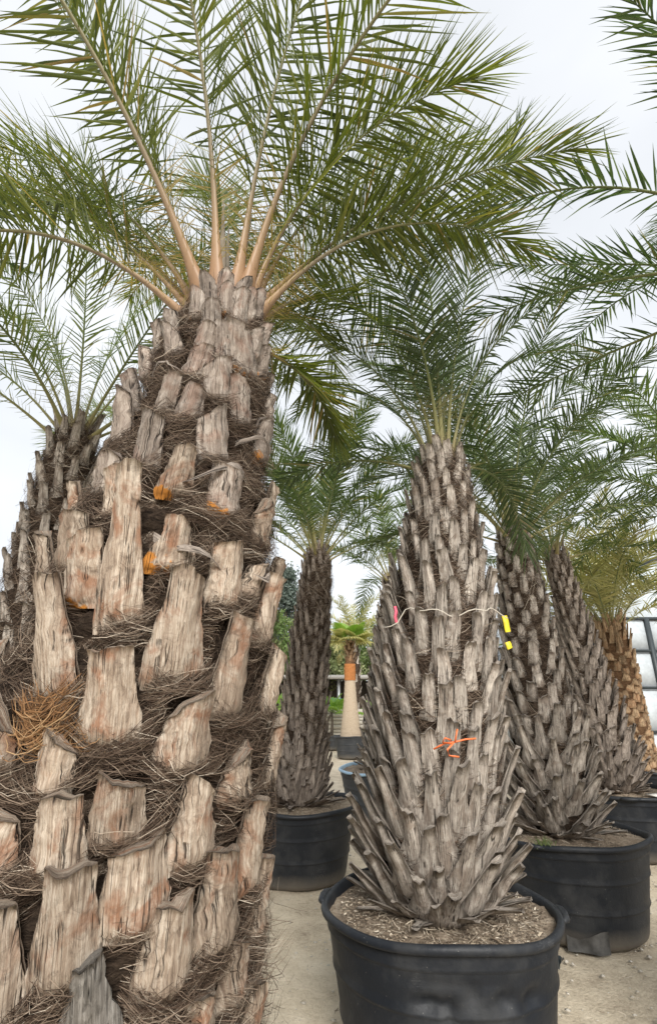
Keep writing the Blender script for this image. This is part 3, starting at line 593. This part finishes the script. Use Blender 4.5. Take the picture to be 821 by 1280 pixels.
def grey_palm(label, base, top, hs, rs, n, mat, rule, seed, leaf, rm, ncrown, fib=120, extra=None, group=None, crown_kw=None, core=None):
    t = thing('palm_tree', label, 'palm', base, group); ax = axis_fn(base, top)
    trunk_core(t, ax, hs, rs, core or M_CORE, seed, 36, .012)
    phyllo(t, ax, hs, rs, n, base[2]+.0, hs[-1]-.03, rule, seed)
    R_ = random.Random(seed+50)
    if rule is not rule_brown_ref[0]:
        for q in range(22):                           # dry scales lying out on the soil at the foot
            me = R_.choice(pool('scale', mat, L=.24, wb=.15, wt=.05, th=.022, bend=.04)); az = q*2*PI/22+R_.gauss(0, .1)
            ob('leaf_base', me, t, base_matrix((0, 0, R_.uniform(-.005, .03)), az, 0, rs[0]+R_.uniform(-.03, .02), R_.uniform(.95, 1.42), R_.gauss(0, .1), (R_.uniform(.8, 1.2),)*3))
    if fib:
        R_ = random.Random(seed); sp = []
        for _ in range(fib):
            h = R_.uniform(base[2]+.25, hs[-1]-.02); r = float(np.interp(h, hs, rs))
            sp.append((26, R_.uniform(-PI, .4), h, R_.uniform(.08, .2)/r, R_.uniform(-.03, .08), .014, R_.uniform(.015, .05), R_.uniform(.25, .55), R_.choice([.01, .05])))
        fibre_bundles(t, ax, hs, rs, sp, M_FIBRE)
    crown(t, top, ncrown, seed, leaf, rm, **(crown_kw or {}))
    return t
# central palm and its pot
pot(.545, 2.99, 'dented black nursery pot of the thick grey palm with the orange ribbon', -.55, seed=11, RT=.545, H=.64, n_litter=2600, dents=((-.98, .495, .045, .035, .028), (-1.30, .455, .13, .028, .034), (-.72, .47, .09, .035, .03), (-1.1, .53, .4, .012, .008), (-.45, .45, .10, .04, .03), (-1.16, .44, .03, .06, .03)), wavy=.016)
CB, CT = (.535, 2.98, .62), (.755, 2.98, 3.06)
CHS = [.58, .8, 1.1, 1.48, 1.9, 2.36, 2.87, 3.06]; CRS = [.21, .255, .285, .295, .275, .215, .15, .11]
cp = grey_palm('thick grey palm with splayed leaf bases and an orange ribbon tied round one', CB, CT, CHS, CRS, 262, M_BOOT_GREY, rule_grey(M_BOOT_GREY), 2, M_LEAF_BLUE, M_RACHIS, 0, 260)
CF = [(-1.89,1.3,1.75,1.7,-.4,.05),(-.61,1.35,1.9,1.55,.45,.06),(2.6,1.25,1.8,1.6,-.3,.05),(-1.69,1.3,1.9,.6,-.3,.05),(.6,.5,1.3,2.0,.4,.0),(-1.2,1.38,2.0,.9,-.1,.05),(2.8,.5,1.5,1.5,.06,-.02),(-2.35,1.35,1.8,1.6,-.5,.06),
      (.2,1.3,1.9,1.4,.1,.02),(1.1,1.35,2.0,.9,.1,.03),(1.9,1.35,2.0,.9,.1,.02),(-3.0,1.3,1.9,1.5,-.1,.02),(1.4,.9,1.7,1.2,0,.0)]
cc = Vector((.752, 2.98, 3.0))-Vector(CB)
for q, (az, el, L, dr, sd_, hh) in enumerate(CF):
    frond(cp, cc+Vector((.07*math.cos(az), .07*math.sin(az), hh)), az, el, L, dr, sd_, nl=100, lmax=.32, wmax=.0155, mat=M_LEAF_BLUE, rmat=M_RACHIS, rw=.030, seed=700+q, plum=.38, tint0=.0)

# ---- the two grey palms standing behind the central one on the right
torn_pot = pot(1.86, 4.52, 'black nursery pot with torn foot holding the palm with square-cut stubs', .4, seed=21, n_litter=900)
grey_palm('grey palm with square-cut stubs in the pot with the torn foot', (1.80, 4.52, .60), (1.75, 4.52, 3.08), [.58, .8, 1.2, 1.8, 2.4, 2.9, 3.1], [.20, .245, .25, .22, .18, .14, .11], 200, M_BOOT_GREY, rule_stubby(M_BOOT_GREY), 4, M_LEAF_BLUE, M_RACHIS, 22, 120,
          crown_kw=dict(L=(1.9, 2.4), nl=84, lmax=.32, wmax=.018, plum=.9, el=(.3, 1.48)))
pot(3.28, 6.35, 'black nursery pot with a white card lying on its soil', .9, seed=31, n_litter=500)
grey_palm('dark leaning palm with narrow long stubs beside the shaved brown date palm', (3.22, 6.35, .60), (2.99, 6.35, 3.40), [.58, .8, 1.2, 1.8, 2.6, 3.2, 3.42], [.20, .24, .23, .19, .145, .12, .10], 240, M_BOOT_DARK, rule_grey(M_BOOT_DARK, .2, .95), 6, M_LEAF_LIGHT, M_RACHIS, 20, 80,
          crown_kw=dict(L=(1.9, 2.4), nl=74, lmax=.34, wmax=.020, plum=.9, el=(.3, 1.48)))
# ---- shaved brown date palm
pot(4.50, 8.1, 'black nursery pot of the shaved brown date palm', 0, seed=41, n_litter=200)
def rule_brown(f, R_):
    if f < .82: return 'stub', M_BOOT_BROWN, dict(L=.12, wb=.15, wt=.09, th=.055, bend=.02), .16, 1
    return 'strap', M_BOOT_BROWN, dict(L=.26, wb=.11, wt=.06, th=.03, bend=.05), .16, 1
rule_brown_ref[0] = rule_brown
grey_palm('shaved brown date palm with pale yellow green leaves by the greenhouse', (4.47, 8.1, .60), (4.50, 8.1, 2.66), [.58, .7, 1.4, 2.2, 2.7], [.27, .29, .27, .26, .20], 210, M_BOOT_BROWN, rule_brown, 8, M_LEAF_YELLOW, M_RACHIS, 24, 0, core=M_CORE_BROWN,
          crown_kw=dict(L=(1.7, 2.3), el=(.6, 1.5), dr=(.9, 1.6), nl=72, lmax=.46, wmax=.028, plum=.8, spines=False, r0=.14))
# ---- dark palm left of centre
pot(-.29, 5.6, 'black nursery pot of the slim dark palm', .25, seed=51, n_litter=700)
grey_palm('slim dark brown palm standing alone between the massive palm and the thick grey palm', (-.31, 5.6, .60), (-.12, 5.6, 3.16), [.58, .75, 1.2, 1.9, 2.6, 3.0, 3.2], [.20, .24, .215, .19, .17, .15, .10], 270, M_BOOT_DARK, rule_grey(M_BOOT_DARK, .18, .78, .75), 10, M_LEAF_LIGHT, M_RACHIS, 24, 110,
          crown_kw=dict(L=(1.7, 2.15), el=(.5, 1.5), dr=(.6, 1.3), nl=88, lmax=.32, wmax=.019, plum=.6))
# ---- palm in the blue-rimmed pot
pot(.74, 8.0, 'dark pot with a pale blue rim behind the thick grey palm', .3, seed=61, rim_mat=M_RIM_BLUE, mat=M_POT_GREY, n_litter=200)
grey_palm('grey palm in the pot with the pale blue rim', (.80, 8.0, .60), (1.02, 8.0, 3.42), [.58, .75, 1.2, 1.9, 2.8, 3.45], [.20, .24, .23, .21, .17, .11], 190, M_BOOT_GREY, rule_grey(M_BOOT_GREY, .2, .85), 12, M_LEAF_LIGHT, M_RACHIS, 15, 40,
          crown_kw=dict(L=(1.8, 2.2), nl=72, lmax=.34, wmax=.022, plum=.9))
# ---- palm on the left behind the front trunk
pot(-1.80, 3.25, 'black nursery pot of the palm half hidden behind the massive palm', 0, seed=71, n_litter=200)
def rule_left(f, R_): return 'strap', M_BOOT_GREY, dict(L=.24, wb=.12, wt=.075, th=.04, bend=.05), .22, 1.05-.2*f
grey_palm('tall grey palm half hidden behind the massive shaggy palm', (-1.80, 3.25, .60), (-1.87, 3.25, 3.42), [.58, 1.2, 2.2, 2.8, 3.15, 3.44], [.27, .28, .25, .21, .16, .11], 200, M_BOOT_GREY, rule_left, 14, M_LEAF_LIGHT, M_RACHIS, 15, 160,
          crown_kw=dict(L=(1.7, 2.1), el=(.3, 1.45), nl=74, lmax=.28, wmax=.014, plum=.9, tint0=.32))
# ---- palms whose trunks stand outside the picture and whose fronds reach into it
def rule_side(f, R_): return 'strap', M_BOOT_GREY, dict(L=.30, wb=.13, wt=.06, th=.035, bend=.05), .3-.1*f, 1.
pot(2.35, 1.9, 'black nursery pot of the palm reaching in with dark fronds beside the thick grey palm', 0, seed=81, n_litter=0)
rp = grey_palm('palm with long dark grey green fronds reaching across the pale sky', (2.35, 1.9, .60), (2.30, 1.9, 3.72), [.58, 1.2, 2.2, 3.75], [.26, .30, .25, .13], 90, M_BOOT_GREY, rule_side, 16, M_LEAF_BLUE, M_RACHIS, 0, 0)
for q, (az, el, L, dr, sd_, hh) in enumerate([(-3.10,.77,2.2,1.9,-.4,.08),(-2.38,.8,1.5,1.0,-.3,.0),(2.26,.75,1.7,.3,.3,-.1),(2.13,.18,2.4,.33,.16,-.14),(1.7,.8,2.2,1.1,0,.0),(.4,.9,2.3,1.1,0,.0),(-.7,.9,2.3,1.1,0,.0),(1.2,1.2,2.3,1.0,0,.05),(-1.5,.7,2.3,1.2,0,.0),(2.6,.45,2.2,.9,0,-.05)]):
    frond(rp, Vector((-.05, 0, 3.08+hh)), az, el, L, dr, sd_, nl=74, lmax=.32, wmax=.018, mat=M_LEAF_BLUE, rmat=M_RACHIS, rw=.034, seed=400+q, plum=.8, tint0=-.15)
pot(-2.75, 1.9, 'black nursery pot of the palm hanging dark fronds beside the massive palm', 0, seed=91, n_litter=0)
grey_palm('palm with dark bluish fronds drooping in beside the massive palm', (-2.75, 1.9, .60), (-2.70, 1.9, 3.35), [.58, 1.2, 2.2, 3.4], [.26, .30, .25, .13], 90, M_BOOT_GREY, rule_side, 18, M_LEAF_BLUE, M_RACHIS, 16, 0,
          crown_kw=dict(L=(1.7, 2.1), el=(.3, 1.3), nl=70, lmax=.30, wmax=.017, tint0=-.2, skip=lambda a, e: e < .75))
pot(4.15, 4.9, 'black nursery pot of the palm with light green fronds near the greenhouse', 0, seed=95, n_litter=0)
grey_palm('palm with light green fronds hanging in front of the greenhouse', (4.15, 4.9, .60), (4.10, 4.9, 3.5), [.58, 1.2, 2.2, 3.55], [.26, .30, .25, .13], 90, M_BOOT_GREY, rule_side, 20, M_LEAF_LIGHT, M_RACHIS, 22, 0,
          crown_kw=dict(L=(2.2, 2.8), el=(.1, 1.35), nl=74, lmax=.38, wmax=.023))

# ------------------------------------------------------------------ ribbons, tags, twine, card
def on_trunk(ax, hs, rs, az, h, off): 
    r = float(np.interp(h, hs, rs))+off; c = ax(h); return np.array([c[0]+r*math.cos(az), c[1]+r*math.sin(az), h])
CAX = axis_fn(CB, CT)
def ribbon(name, P, w, mat, label, cat):
    P = np.array(P, float); D = np.gradient(P, axis=0); D /= np.linalg.norm(D, axis=1)[:, None]
    nr = np.array([[.1, -1, .15]])+0*P; sv = np.cross(D, nr); sv /= np.linalg.norm(sv, axis=1)[:, None]; n2 = np.cross(sv, D)
    V = np.concatenate([P-sv*w/2, P+sv*w/2, P+sv*w/2+n2*.002, P-sv*w/2+n2*.002]); n = len(P); i = np.arange(n-1)
    F = np.concatenate([np.stack([i+a*n, i+b*n, i+1+b*n, i+1+a*n], -1) for a, b in ((0, 1), (1, 2), (2, 3), (3, 0))])
    return tag(ob(name, mesh(name, V, F, mat)), label, cat)
rp0 = on_trunk(CAX, CHS, CRS, -1.62, 1.40, .165)
def curve(p, pts): return [p+np.array(q) for q in pts]
kn = MB()
for pts in ([(-.10, 0, -.03), (-.05, -.01, -.005), (0, 0, .0), (.05, -.005, .012), (.10, 0, .015)], [(-.005, -.01, 0), (-.04, -.02, -.03), (-.035, -.02, -.055), (.01, -.02, -.06)], [(0, -.01, 0), (.005, -.02, .03), (.015, -.01, .055)], [(-.02, -.01, .01), (-.05, -.03, .02), (-.06, -.02, 0), (-.02, -.01, -.005)]):
    kn.tube(curve(rp0, pts), .0042, 5)
tag(ob('ribbon', kn.mesh('ribbon', M_ORANGE, True)), 'orange ribbon knotted round a leaf base of the thick grey palm', 'ribbon')
p = on_trunk(CAX, CHS, CRS, -2.55, 2.02, .09)
ribbon('ribbon', curve(p, [(0, 0, .05), (.004, -.01, .02), (-.003, -.012, -.01), (.003, -.008, -.04)]), .015, M_PINK, 'short pink ribbon on the edge of the thick grey palm', 'ribbon')
tw = [on_trunk(CAX, CHS, CRS, a, 2.02+.012*math.sin(a*13)+.02*math.sin(a*5)-(.05 if a < -2.4 else 0), .105+.02*math.sin(a*9)) for a in np.linspace(-2.7, -.5, 26)]
tag(ob('twine', MB().tube(tw, .0028, 5).mesh('twine', M_TWINE, True)), 'pale twine wound round the upper trunk of the thick grey palm', 'twine')
for (az, h, dz) in ((-.42, 1.98, .09), (-.48, 1.86, .035)):
    p = on_trunk(CAX, CHS, CRS, az, h, .10)
    ribbon('tag', curve(p, [(0, 0, dz/2), (.004, -.004, dz*.2), (.006, -.005, -dz*.2), (.010, -.002, -dz/2)]), .032, M_YELLOW, 'yellow plastic tag hanging on the thick grey palm' if dz > .05 else 'small yellow tag scrap below the larger yellow tag', 'tag')
tag(ob('card', MB().box((3.52, 5.98, .618), (.26, .15, .012), Matrix.Rotation(.3, 3, 'Z')).mesh('card', M_PAPER)), 'white card lying on the soil of the dark leaning palm', 'card')
# torn black plastic beside the foot of a pot
nu, nv = 14, 9; uu, vv = np.meshgrid(np.linspace(-1, 1, nu), np.linspace(0, 1, nv)); R_ = np.random.default_rng(9)
zz = .02+.055*np.sin(uu*2.6+1)*np.sin(vv*3.1)+.05*np.abs(uu)**3+R_.normal(0, .006, uu.shape); zz = np.maximum(zz, .006)
Vp = np.stack([uu*.085*np.sqrt(1.02-(vv*2-1)**2), vv*.13-.02*uu*uu, zz], -1).reshape(-1, 3); ii, jj = np.meshgrid(np.arange(nv-1), np.arange(nu-1), indexing='ij')
Fp = np.stack([ii*nu+jj, ii*nu+jj+1, (ii+1)*nu+jj+1, (ii+1)*nu+jj], -1).reshape(-1, 4); nn_ = len(Vp)
o = tag(ob('plastic_scrap', mesh('plastic_scrap', np.concatenate([Vp, Vp-[0, 0, .004]]), np.concatenate([Fp, Fp[:, ::-1]+nn_]), M_STEEL_DARK, smooth=True)), 'crumpled black plastic scrap on the dirt beside the pot with the torn foot', 'plastic scrap')
o.location = (1.42, 3.86, 0); o.rotation_euler = (0, 0, .5)
# torn flap at the foot of the pot behind
aa, hh_ = np.meshgrid(np.linspace(-2.15, -1.6, 22), np.linspace(0, 1, 6)); zf_ = .012+hh_*(.10+.03*np.sin(aa*7)); rr_ = .45+.115*zf_/.62+.010+.022*(1-hh_)**2+.010*np.sin(aa*17)*(1-hh_)+R_.normal(0, .002, aa.shape)
Vt = np.stack([rr_*np.cos(aa), rr_*np.sin(aa), zf_], -1).reshape(-1, 3); ii, jj = np.meshgrid(np.arange(5), np.arange(21), indexing='ij')
Ft = np.stack([ii*22+jj, ii*22+jj+1, (ii+1)*22+jj+1, (ii+1)*22+jj], -1).reshape(-1, 4)
fl = ob('torn_flap', mesh('torn_flap', Vt, Ft, M_FLAP, smooth=True), torn_pot, Matrix.Rotation(-.4, 4, 'Z')); fl['label'] = 'torn grey foot of the pot'
# grass tuft on a pot
g = rng.uniform(0, 2*PI, 60); D = np.stack([np.cos(g)*.5, np.sin(g)*.5, np.ones(60)], -1); D /= np.linalg.norm(D, axis=1)[:, None]
Vg, Fg, Tg = strands(np.tile([[1.52, 4.10, .60]], (60, 1))+rng.normal(0, .03, (60, 3))*[1, 1, 0], D, rng.uniform(.05, .12, 60), np.full(60, .004), .3, rng.uniform(.4, .9, 60), 3, .3)
tag(stuff(ob('grass_tuft', mesh('grass_tuft', Vg, Fg, M_LEAF_LIGHT, tint=Tg))), 'little green grass tuft on the soil beside the square-cut stubs', 'grass')

# ------------------------------------------------------------------ greenhouse
def greenhouse():
    x0, y0, w, d, hh = 5.35, 10.4, 8.4, 9., 3.1
    t = thing('greenhouse', 'white plastic greenhouse with dark steel frame behind the palms', 'greenhouse', (x0, y0, 0))
    nb = 7; bw = w/nb
    for i in range(nb+1):
        ob('post', MB().box((i*bw, 0, hh/2), (.09, .09, hh)).mesh('post', M_STEEL_DARK), t)
    rows = [0, .95, 1.75, 2.45, hh]
    for z in rows[1:]:
        ob('rail', MB().box((w/2, -.004, z), (w+.1, .06, .06)).mesh('rail', M_STEEL_DARK), t)
    pm = None
    for i in range(nb):
        for a, b in zip(rows[:-1], rows[1:]):
            ob('film_panel', MB().box((i*bw+bw/2, .012, (a+b)/2), (bw-.10, .012, b-a-.07)).mesh('film_panel', M_FILM), t)
    for i in range(6): ob('side_panel', MB().box((-.012, .8+i*1.45, hh/2), (.012, 1.38, hh-.05)).mesh('side_panel', M_FILM), t)
    for i in range(7): ob('side_post', MB().box((-.01, .06+i*1.45, hh/2), (.07, .07, hh)).mesh('side_post', M_STEEL_DARK), t)
    a = np.linspace(0, PI, 19); x = w/2-np.cos(a)*w/2; z = hh+np.sin(a)*1.6
    V = np.concatenate([np.stack([x, 0*x+q, z+e], -1) for q, e in ((0, .02), (d, .02), (0, .05), (d, .05))]); n = 19; i = np.arange(n-1)
    F = np.concatenate([np.stack([i, i+n, i+1+n, i+1], -1), np.stack([i+2*n, i+2*n+1, i+3*n+1, i+3*n], -1)])
    ob('roof', mesh('roof', V, [F, np.arange(n)[None]], M_FILM, smooth=True), t)
    ob('arch', MB().tube(np.stack([x, 0*x-.03, z], -1), .04, 6).mesh('arch', M_STEEL_DARK), t)
greenhouse()

# ------------------------------------------------------------------ far shed, stacks, crates
def shed():
    t = thing('shed', 'low open shed with grey sheet roof and pale posts beyond the far potted palm', 'shed', (-7, 25, 0))
    w, d = 15., 5.
    for i in range(15): ob('roof_sheet', MB().box((.5+i*1.0, d/2, 2.50+.002*(i % 2)), (1.04, d+.8, .06)).mesh('roof_sheet', M_SHEET), t)
    ob('fascia', MB().box((w/2, -.42, 2.44), (w+.2, .05, .18)).mesh('fascia', M_SHEET), t)
    for i in range(7): ob('post', MB().box((.2+i*2.43, 0, 1.2), (.14, .14, 2.42)).mesh('post', M_STEEL), t)
    ob('back_wall', MB().box((w/2, d, 1.2), (w, .08, 2.42)).mesh('back_wall', M_DARKWALL), t)
shed()
def stack(x, y, n, w, d, mat, label, nm, cat, piece='slab'):
    t = thing(nm, label, cat, (x, y, 0)); z = 0.
    for i in range(n):
        h = random.uniform(.09, .14)
        b = MB().box((random.gauss(0, .03), random.gauss(0, .03), z+h/2), (w*random.uniform(.9, 1), d, h-.012), Matrix.Rotation(random.gauss(0, .05), 3, 'Z')); z += h
        ob(piece, b.mesh(piece, mat), t)
    return z
z1 = stack(.35, 18.6, 10, 1.7, 1.0, M_STONE, 'stack of pale stone slabs under the teal crate', 'slab_stack', 'stone slabs')
stack(1.9, 18.3, 7, 1.4, 1.0, M_STONE, 'low stack of pale stone slabs behind the far potted palm', 'slab_stack', 'stone slabs')
stack(-1.55, 15.6, 8, 1.1, .8, M_SACK, 'pile of pale sacks beside the slim dark palm', 'sack_pile', 'sacks', 'sack')
cr_ = thing('crate', 'teal plastic crate on the stack of pale slabs', 'crate', (.15, 18.5, z1))
ob('tub', MB().lathe([(.0, .01), (.24, .01), (.28, .28), (.31, .29), (.31, .32), (.27, .32), (.22, .03), (0, .03)], 4, None).mesh('tub', M_TEAL), cr_, Matrix.Rotation(PI/4, 4, 'Z') @ Matrix.Diagonal((1.25, 1.25, 1, 1)))
ob('lid', MB().box((0, 0, .335), (.60, .60, .025)).mesh('lid', M_TEAL), cr_)

# ------------------------------------------------------------------ far palms with fan leaves and shrubs
def fan_leaf(parent, pos, az, el, Ls, R0, mat, seed, nseg=22):
    R_ = np.random.default_rng(seed); D = np.array([math.cos(el)*math.cos(az), math.cos(el)*math.sin(az), math.sin(el)]); Sd = np.array([-math.sin(az), math.cos(az), 0]); Nn = np.cross(D, Sd)
    e = np.array(pos)+D*Ls; f0 = ob('fan_leaf', MB().tube([np.array(pos), np.array(pos)+D*Ls*.5-np.array([0, 0, .02]), e], [.016, .012, .008], 5).mesh('fan_leaf', M_RACHIS, tint=np.full(15, .6)), parent)
    V, F, T = [], [], []
    for i in range(nseg):
        a = (i/(nseg-1)-.5)*4.2; d = D*math.cos(a)+Sd*math.sin(a); s = Sd*math.cos(a)-D*math.sin(a); l = R0*(1-.25*abs(a)/2.1)*R_.uniform(.9, 1.05); w = R0*.11
        b = len(V); dz = np.array([0, 0, -.30*l])
        V += [e, e+d*l*.6+s*w*.55+Nn*.012+dz*.25, e+d*l*.6-Nn*.012+dz*.25, e+d*l*.6-s*w*.55+Nn*.012+dz*.25, e+d*l+dz]
        F += [[b, b+1, b+2], [b, b+2, b+3], [b+1, b+4, b+2], [b+2, b+4, b+3]]; T += [R_.uniform(.3, .8)]*5
    stuff(ob('leaf_blades', mesh('leaf_blades', V, np.array(F), mat, tint=T), f0))
def far_palm():
    pot(.62, 15.1, 'faded grey pot of the far palm with the pale shaved trunk', 0, H=.55, RT=.44, RB=.37, mat=M_POT_GREY, seed=7, n_litter=0)
    t = thing('palm_tree', 'far palm with pale swollen shaved trunk and an orange band below its crown', 'palm', (.62, 15.1, .50))
    a = axis_fn((.62, 15.1, .5), (.62, 15.1, 3.1))
    trunk_core(t, a, [.5, .6, 1.0, 1.5, 2.02], [.30, .29, .24, .185, .15], M_SHAVED, 3, 24, .004)
    trunk_core(t, a, [2.08, 2.3, 2.48], [.16, .165, .16], M_SHAVED_ORANGE, 4, 24, .006, 'orange_band')
    trunk_core(t, a, [2.54, 2.8, 3.15], [.13, .10, .10], M_CORE_BROWN, 5, 20, .01, 'upper_trunk')
    R_ = random.Random(3)
    for i in range(24):
        h = 2.5+.6*i/24; ob('leaf_base', R_.choice(pool('strap', M_BOOT_BROWN, L=.2, wb=.10, wt=.05, th=.03, bend=.05)), t, base_matrix((0, 0, h-.5), i*GA, 0, .10, .45, 0))
    for i in range(15): fan_leaf(t, (0, 0, 2.62), i*GA, .0+1.1*(i/15), .36, .56, M_LEAF_YELLOW if i < 10 else M_LEAF_LIME, 50+i)
far_palm()
def fan_plant(x, y, h, n, label, lab_pot, seed, mat=None, R0=.42):
    pot(x, y, lab_pot, 0, H=.42, RT=.27, RB=.21, mat=M_POT_GREY, seed=seed, n_litter=0, handles=False, group='small pots by the far stacks')
    t = thing('fan_palm', label, 'palm', (x, y, .38)); ob('stem', MB().tube([(0, 0, -.02), (.02, 0, h*.5), (0, .01, h)], [.05, .04, .035], 8).mesh('stem', M_BARK, True), t)
    for i in range(n): fan_leaf(t, (0, 0, h-.03), i*GA+seed, .15+1.1*i/n, .35, R0, mat or M_LEAF_LIME, seed*10+i, 16)
fan_plant(-1.35, 13.8, .9, 7, 'lime green fan palm seen beside the slim dark palm', 'small pot of the lime fan palm beside the slim dark palm', 5)
fan_plant(.10, 17.3, .75, 9, 'lime green fan palm in front of the teal crate', 'small pot of the lime fan palm by the teal crate', 6, R0=.5)
fan_plant(1.55, 16.4, .65, 9, 'lime green fan palm right of the far pale trunk', 'small pot of the lime fan palm beside the far pale trunk', 7, R0=.5)
fan_plant(2.3, 17.5, 1.0, 9, 'taller lime fan palm behind the thick grey palm', 'small pot of the taller lime fan palm', 8, R0=.5)
fan_plant(-6.0, 7.6, 2.2, 12, 'dark green fan palm by the left edge behind the tall grey palm', 'small pot of the dark green fan palm at the left', 9, M_LEAF_BLUE, .6)
# feathery palm behind the far palm
pot(1.05, 20.4, 'black pot of the far feathery palm', 0, seed=17, n_litter=0)
grey_palm('far feathery palm with pale green arching fronds above the shed roof', (1.05, 20.4, .6), (1.05, 20.4, 3.7), [.58, 1.5, 2.6, 3.6], [.20, .2, .18, .13], 40, M_BOOT_GREY, rule_side, 22, M_LEAF_YELLOW, M_RACHIS, 18, 0,
          crown_kw=dict(L=(2.0, 2.6), el=(.1, 1.3), nl=44, lmax=.4, wmax=.035))

# ------------------------------------------------------------------ far trees
def tree(x, y, H, R, label, mat, seed, nclump=70, per=150, leaf=.16, trunk_h=None, conifer=False, group='trees beyond the shed'):
    R_ = np.random.default_rng(seed); t = thing('tree', label, 'tree', (x, y, 0), group); th_ = trunk_h or H*.35
    tb = MB().tube([(0, 0, -.1), (.1, 0, th_*.6), (0, .1, th_), (.05, 0, H*.75)], [.028*H, .022*H, .017*H, .006*H], 8)
    cs = []
    for _ in range(nclump):
        if conifer: f = R_.random()**1.3; rr = R*(1-f)*R_.uniform(.4, 1); a = R_.uniform(0, 2*PI); c = np.array([rr*math.cos(a), rr*math.sin(a), th_*.5+f*(H-th_*.5)])
        else:
            v = R_.normal(0, 1, 3); v /= np.linalg.norm(v); q = R_.uniform(.35, 1)**.5; c = np.array([v[0]*R*q, v[1]*R*q, th_+(H-th_)*.5+v[2]*q*(H-th_)*.5])
        cs.append(c)
    for c in cs[:14]: tb.tube([(0, .0, th_*.85), tuple(c*.5+np.array([0, 0, th_*.45])), tuple(c)], [.010*H, .006*H, .002*H], 5, False)
    ob('trunk', tb.mesh('trunk', M_BARK, True), t)
    cs = np.array(cs); n = nclump*per; C = np.repeat(cs, per, 0)+R_.normal(0, R*.13, (n, 3))*[1, 1, .75]
    d = R_.normal(0, 1, (n, 3)); d /= np.linalg.norm(d, axis=1)[:, None]; e = np.cross(d, R_.normal(0, 1, (n, 3))); e /= np.linalg.norm(e, axis=1)[:, None]
    l = leaf*R_.uniform(.6, 1.3, n)[:, None]
    V = np.stack([C-d*l*.5, C+e*l*.26, C+d*l*.5, C-e*l*.26], 1).reshape(-1, 3); F = np.arange(4*n).reshape(-1, 4)
    tn = np.clip(np.repeat(R_.normal(.45, .2, nclump), per)+R_.normal(0, .12, n), 0, 1)
    stuff(ob('crown', mesh('crown', V, F, mat, tint=np.repeat(tn, 4)), t))
M_TREE = tint_mat('tree_leaf', [(0, (.06, .10, .03)), (.5, (.13, .19, .06)), (1, (.24, .30, .12))], .6, .3, (.3, (1.4, 1.5, .8)))
M_TREE_BLUE = tint_mat('bluish_tree_leaf', [(0, (.06, .085, .07)), (.5, (.12, .15, .13)), (1, (.21, .24, .21))], .6, .3, (.25, (1.3, 1.4, 1.1)))
M_TREE_PALE = tint_mat('pale_tree_leaf', [(0, (.09, .12, .05)), (.5, (.19, .22, .10)), (1, (.32, .34, .18))], .6, .3, (.3, (1.3, 1.4, .8)))
tree(-2.9, 34, 9.8, 2.6, 'bluish grey conifer rising behind the slim dark palm', M_TREE_BLUE, 1, 110, 130, .22, conifer=True)
tree(-3.4, 30, 6.2, 2.3, 'round mid green tree behind the slim dark palm', M_TREE, 2, 60, 160, .2)
tree(2.0, 36, 6.6, 3.0, 'broad dark green tree behind the far feathery palm', M_TREE, 3, 70, 150, .22)
tree(5.4, 34, 5.6, 3.0, 'pale green tree beyond the shed end', M_TREE_PALE, 4, 70, 150, .22)
tree(0.2, 31.5, 4.9, 1.9, 'bright pale green tree rising over the middle of the shed', M_TREE_PALE, 5, 60, 150, .18)
tree(-13.2, 14, 5.2, 2.3, 'pale green tree at the left edge behind the tall grey palm', M_TREE_PALE, 6, 80, 150, .14)
tree(-9.6, 12, 2.6, 1.6, 'low green bush at the left edge behind the tall grey palm', M_TREE, 7, 60, 150, .12)
tree(-13, 36, 6.5, 3.2, 'wide green tree far behind the massive palm', M_TREE, 8, 80, 150, .24)
tree(12, 40, 7, 3.6, 'wide green tree far behind the right hand palms', M_TREE, 9, 80, 150, .26)
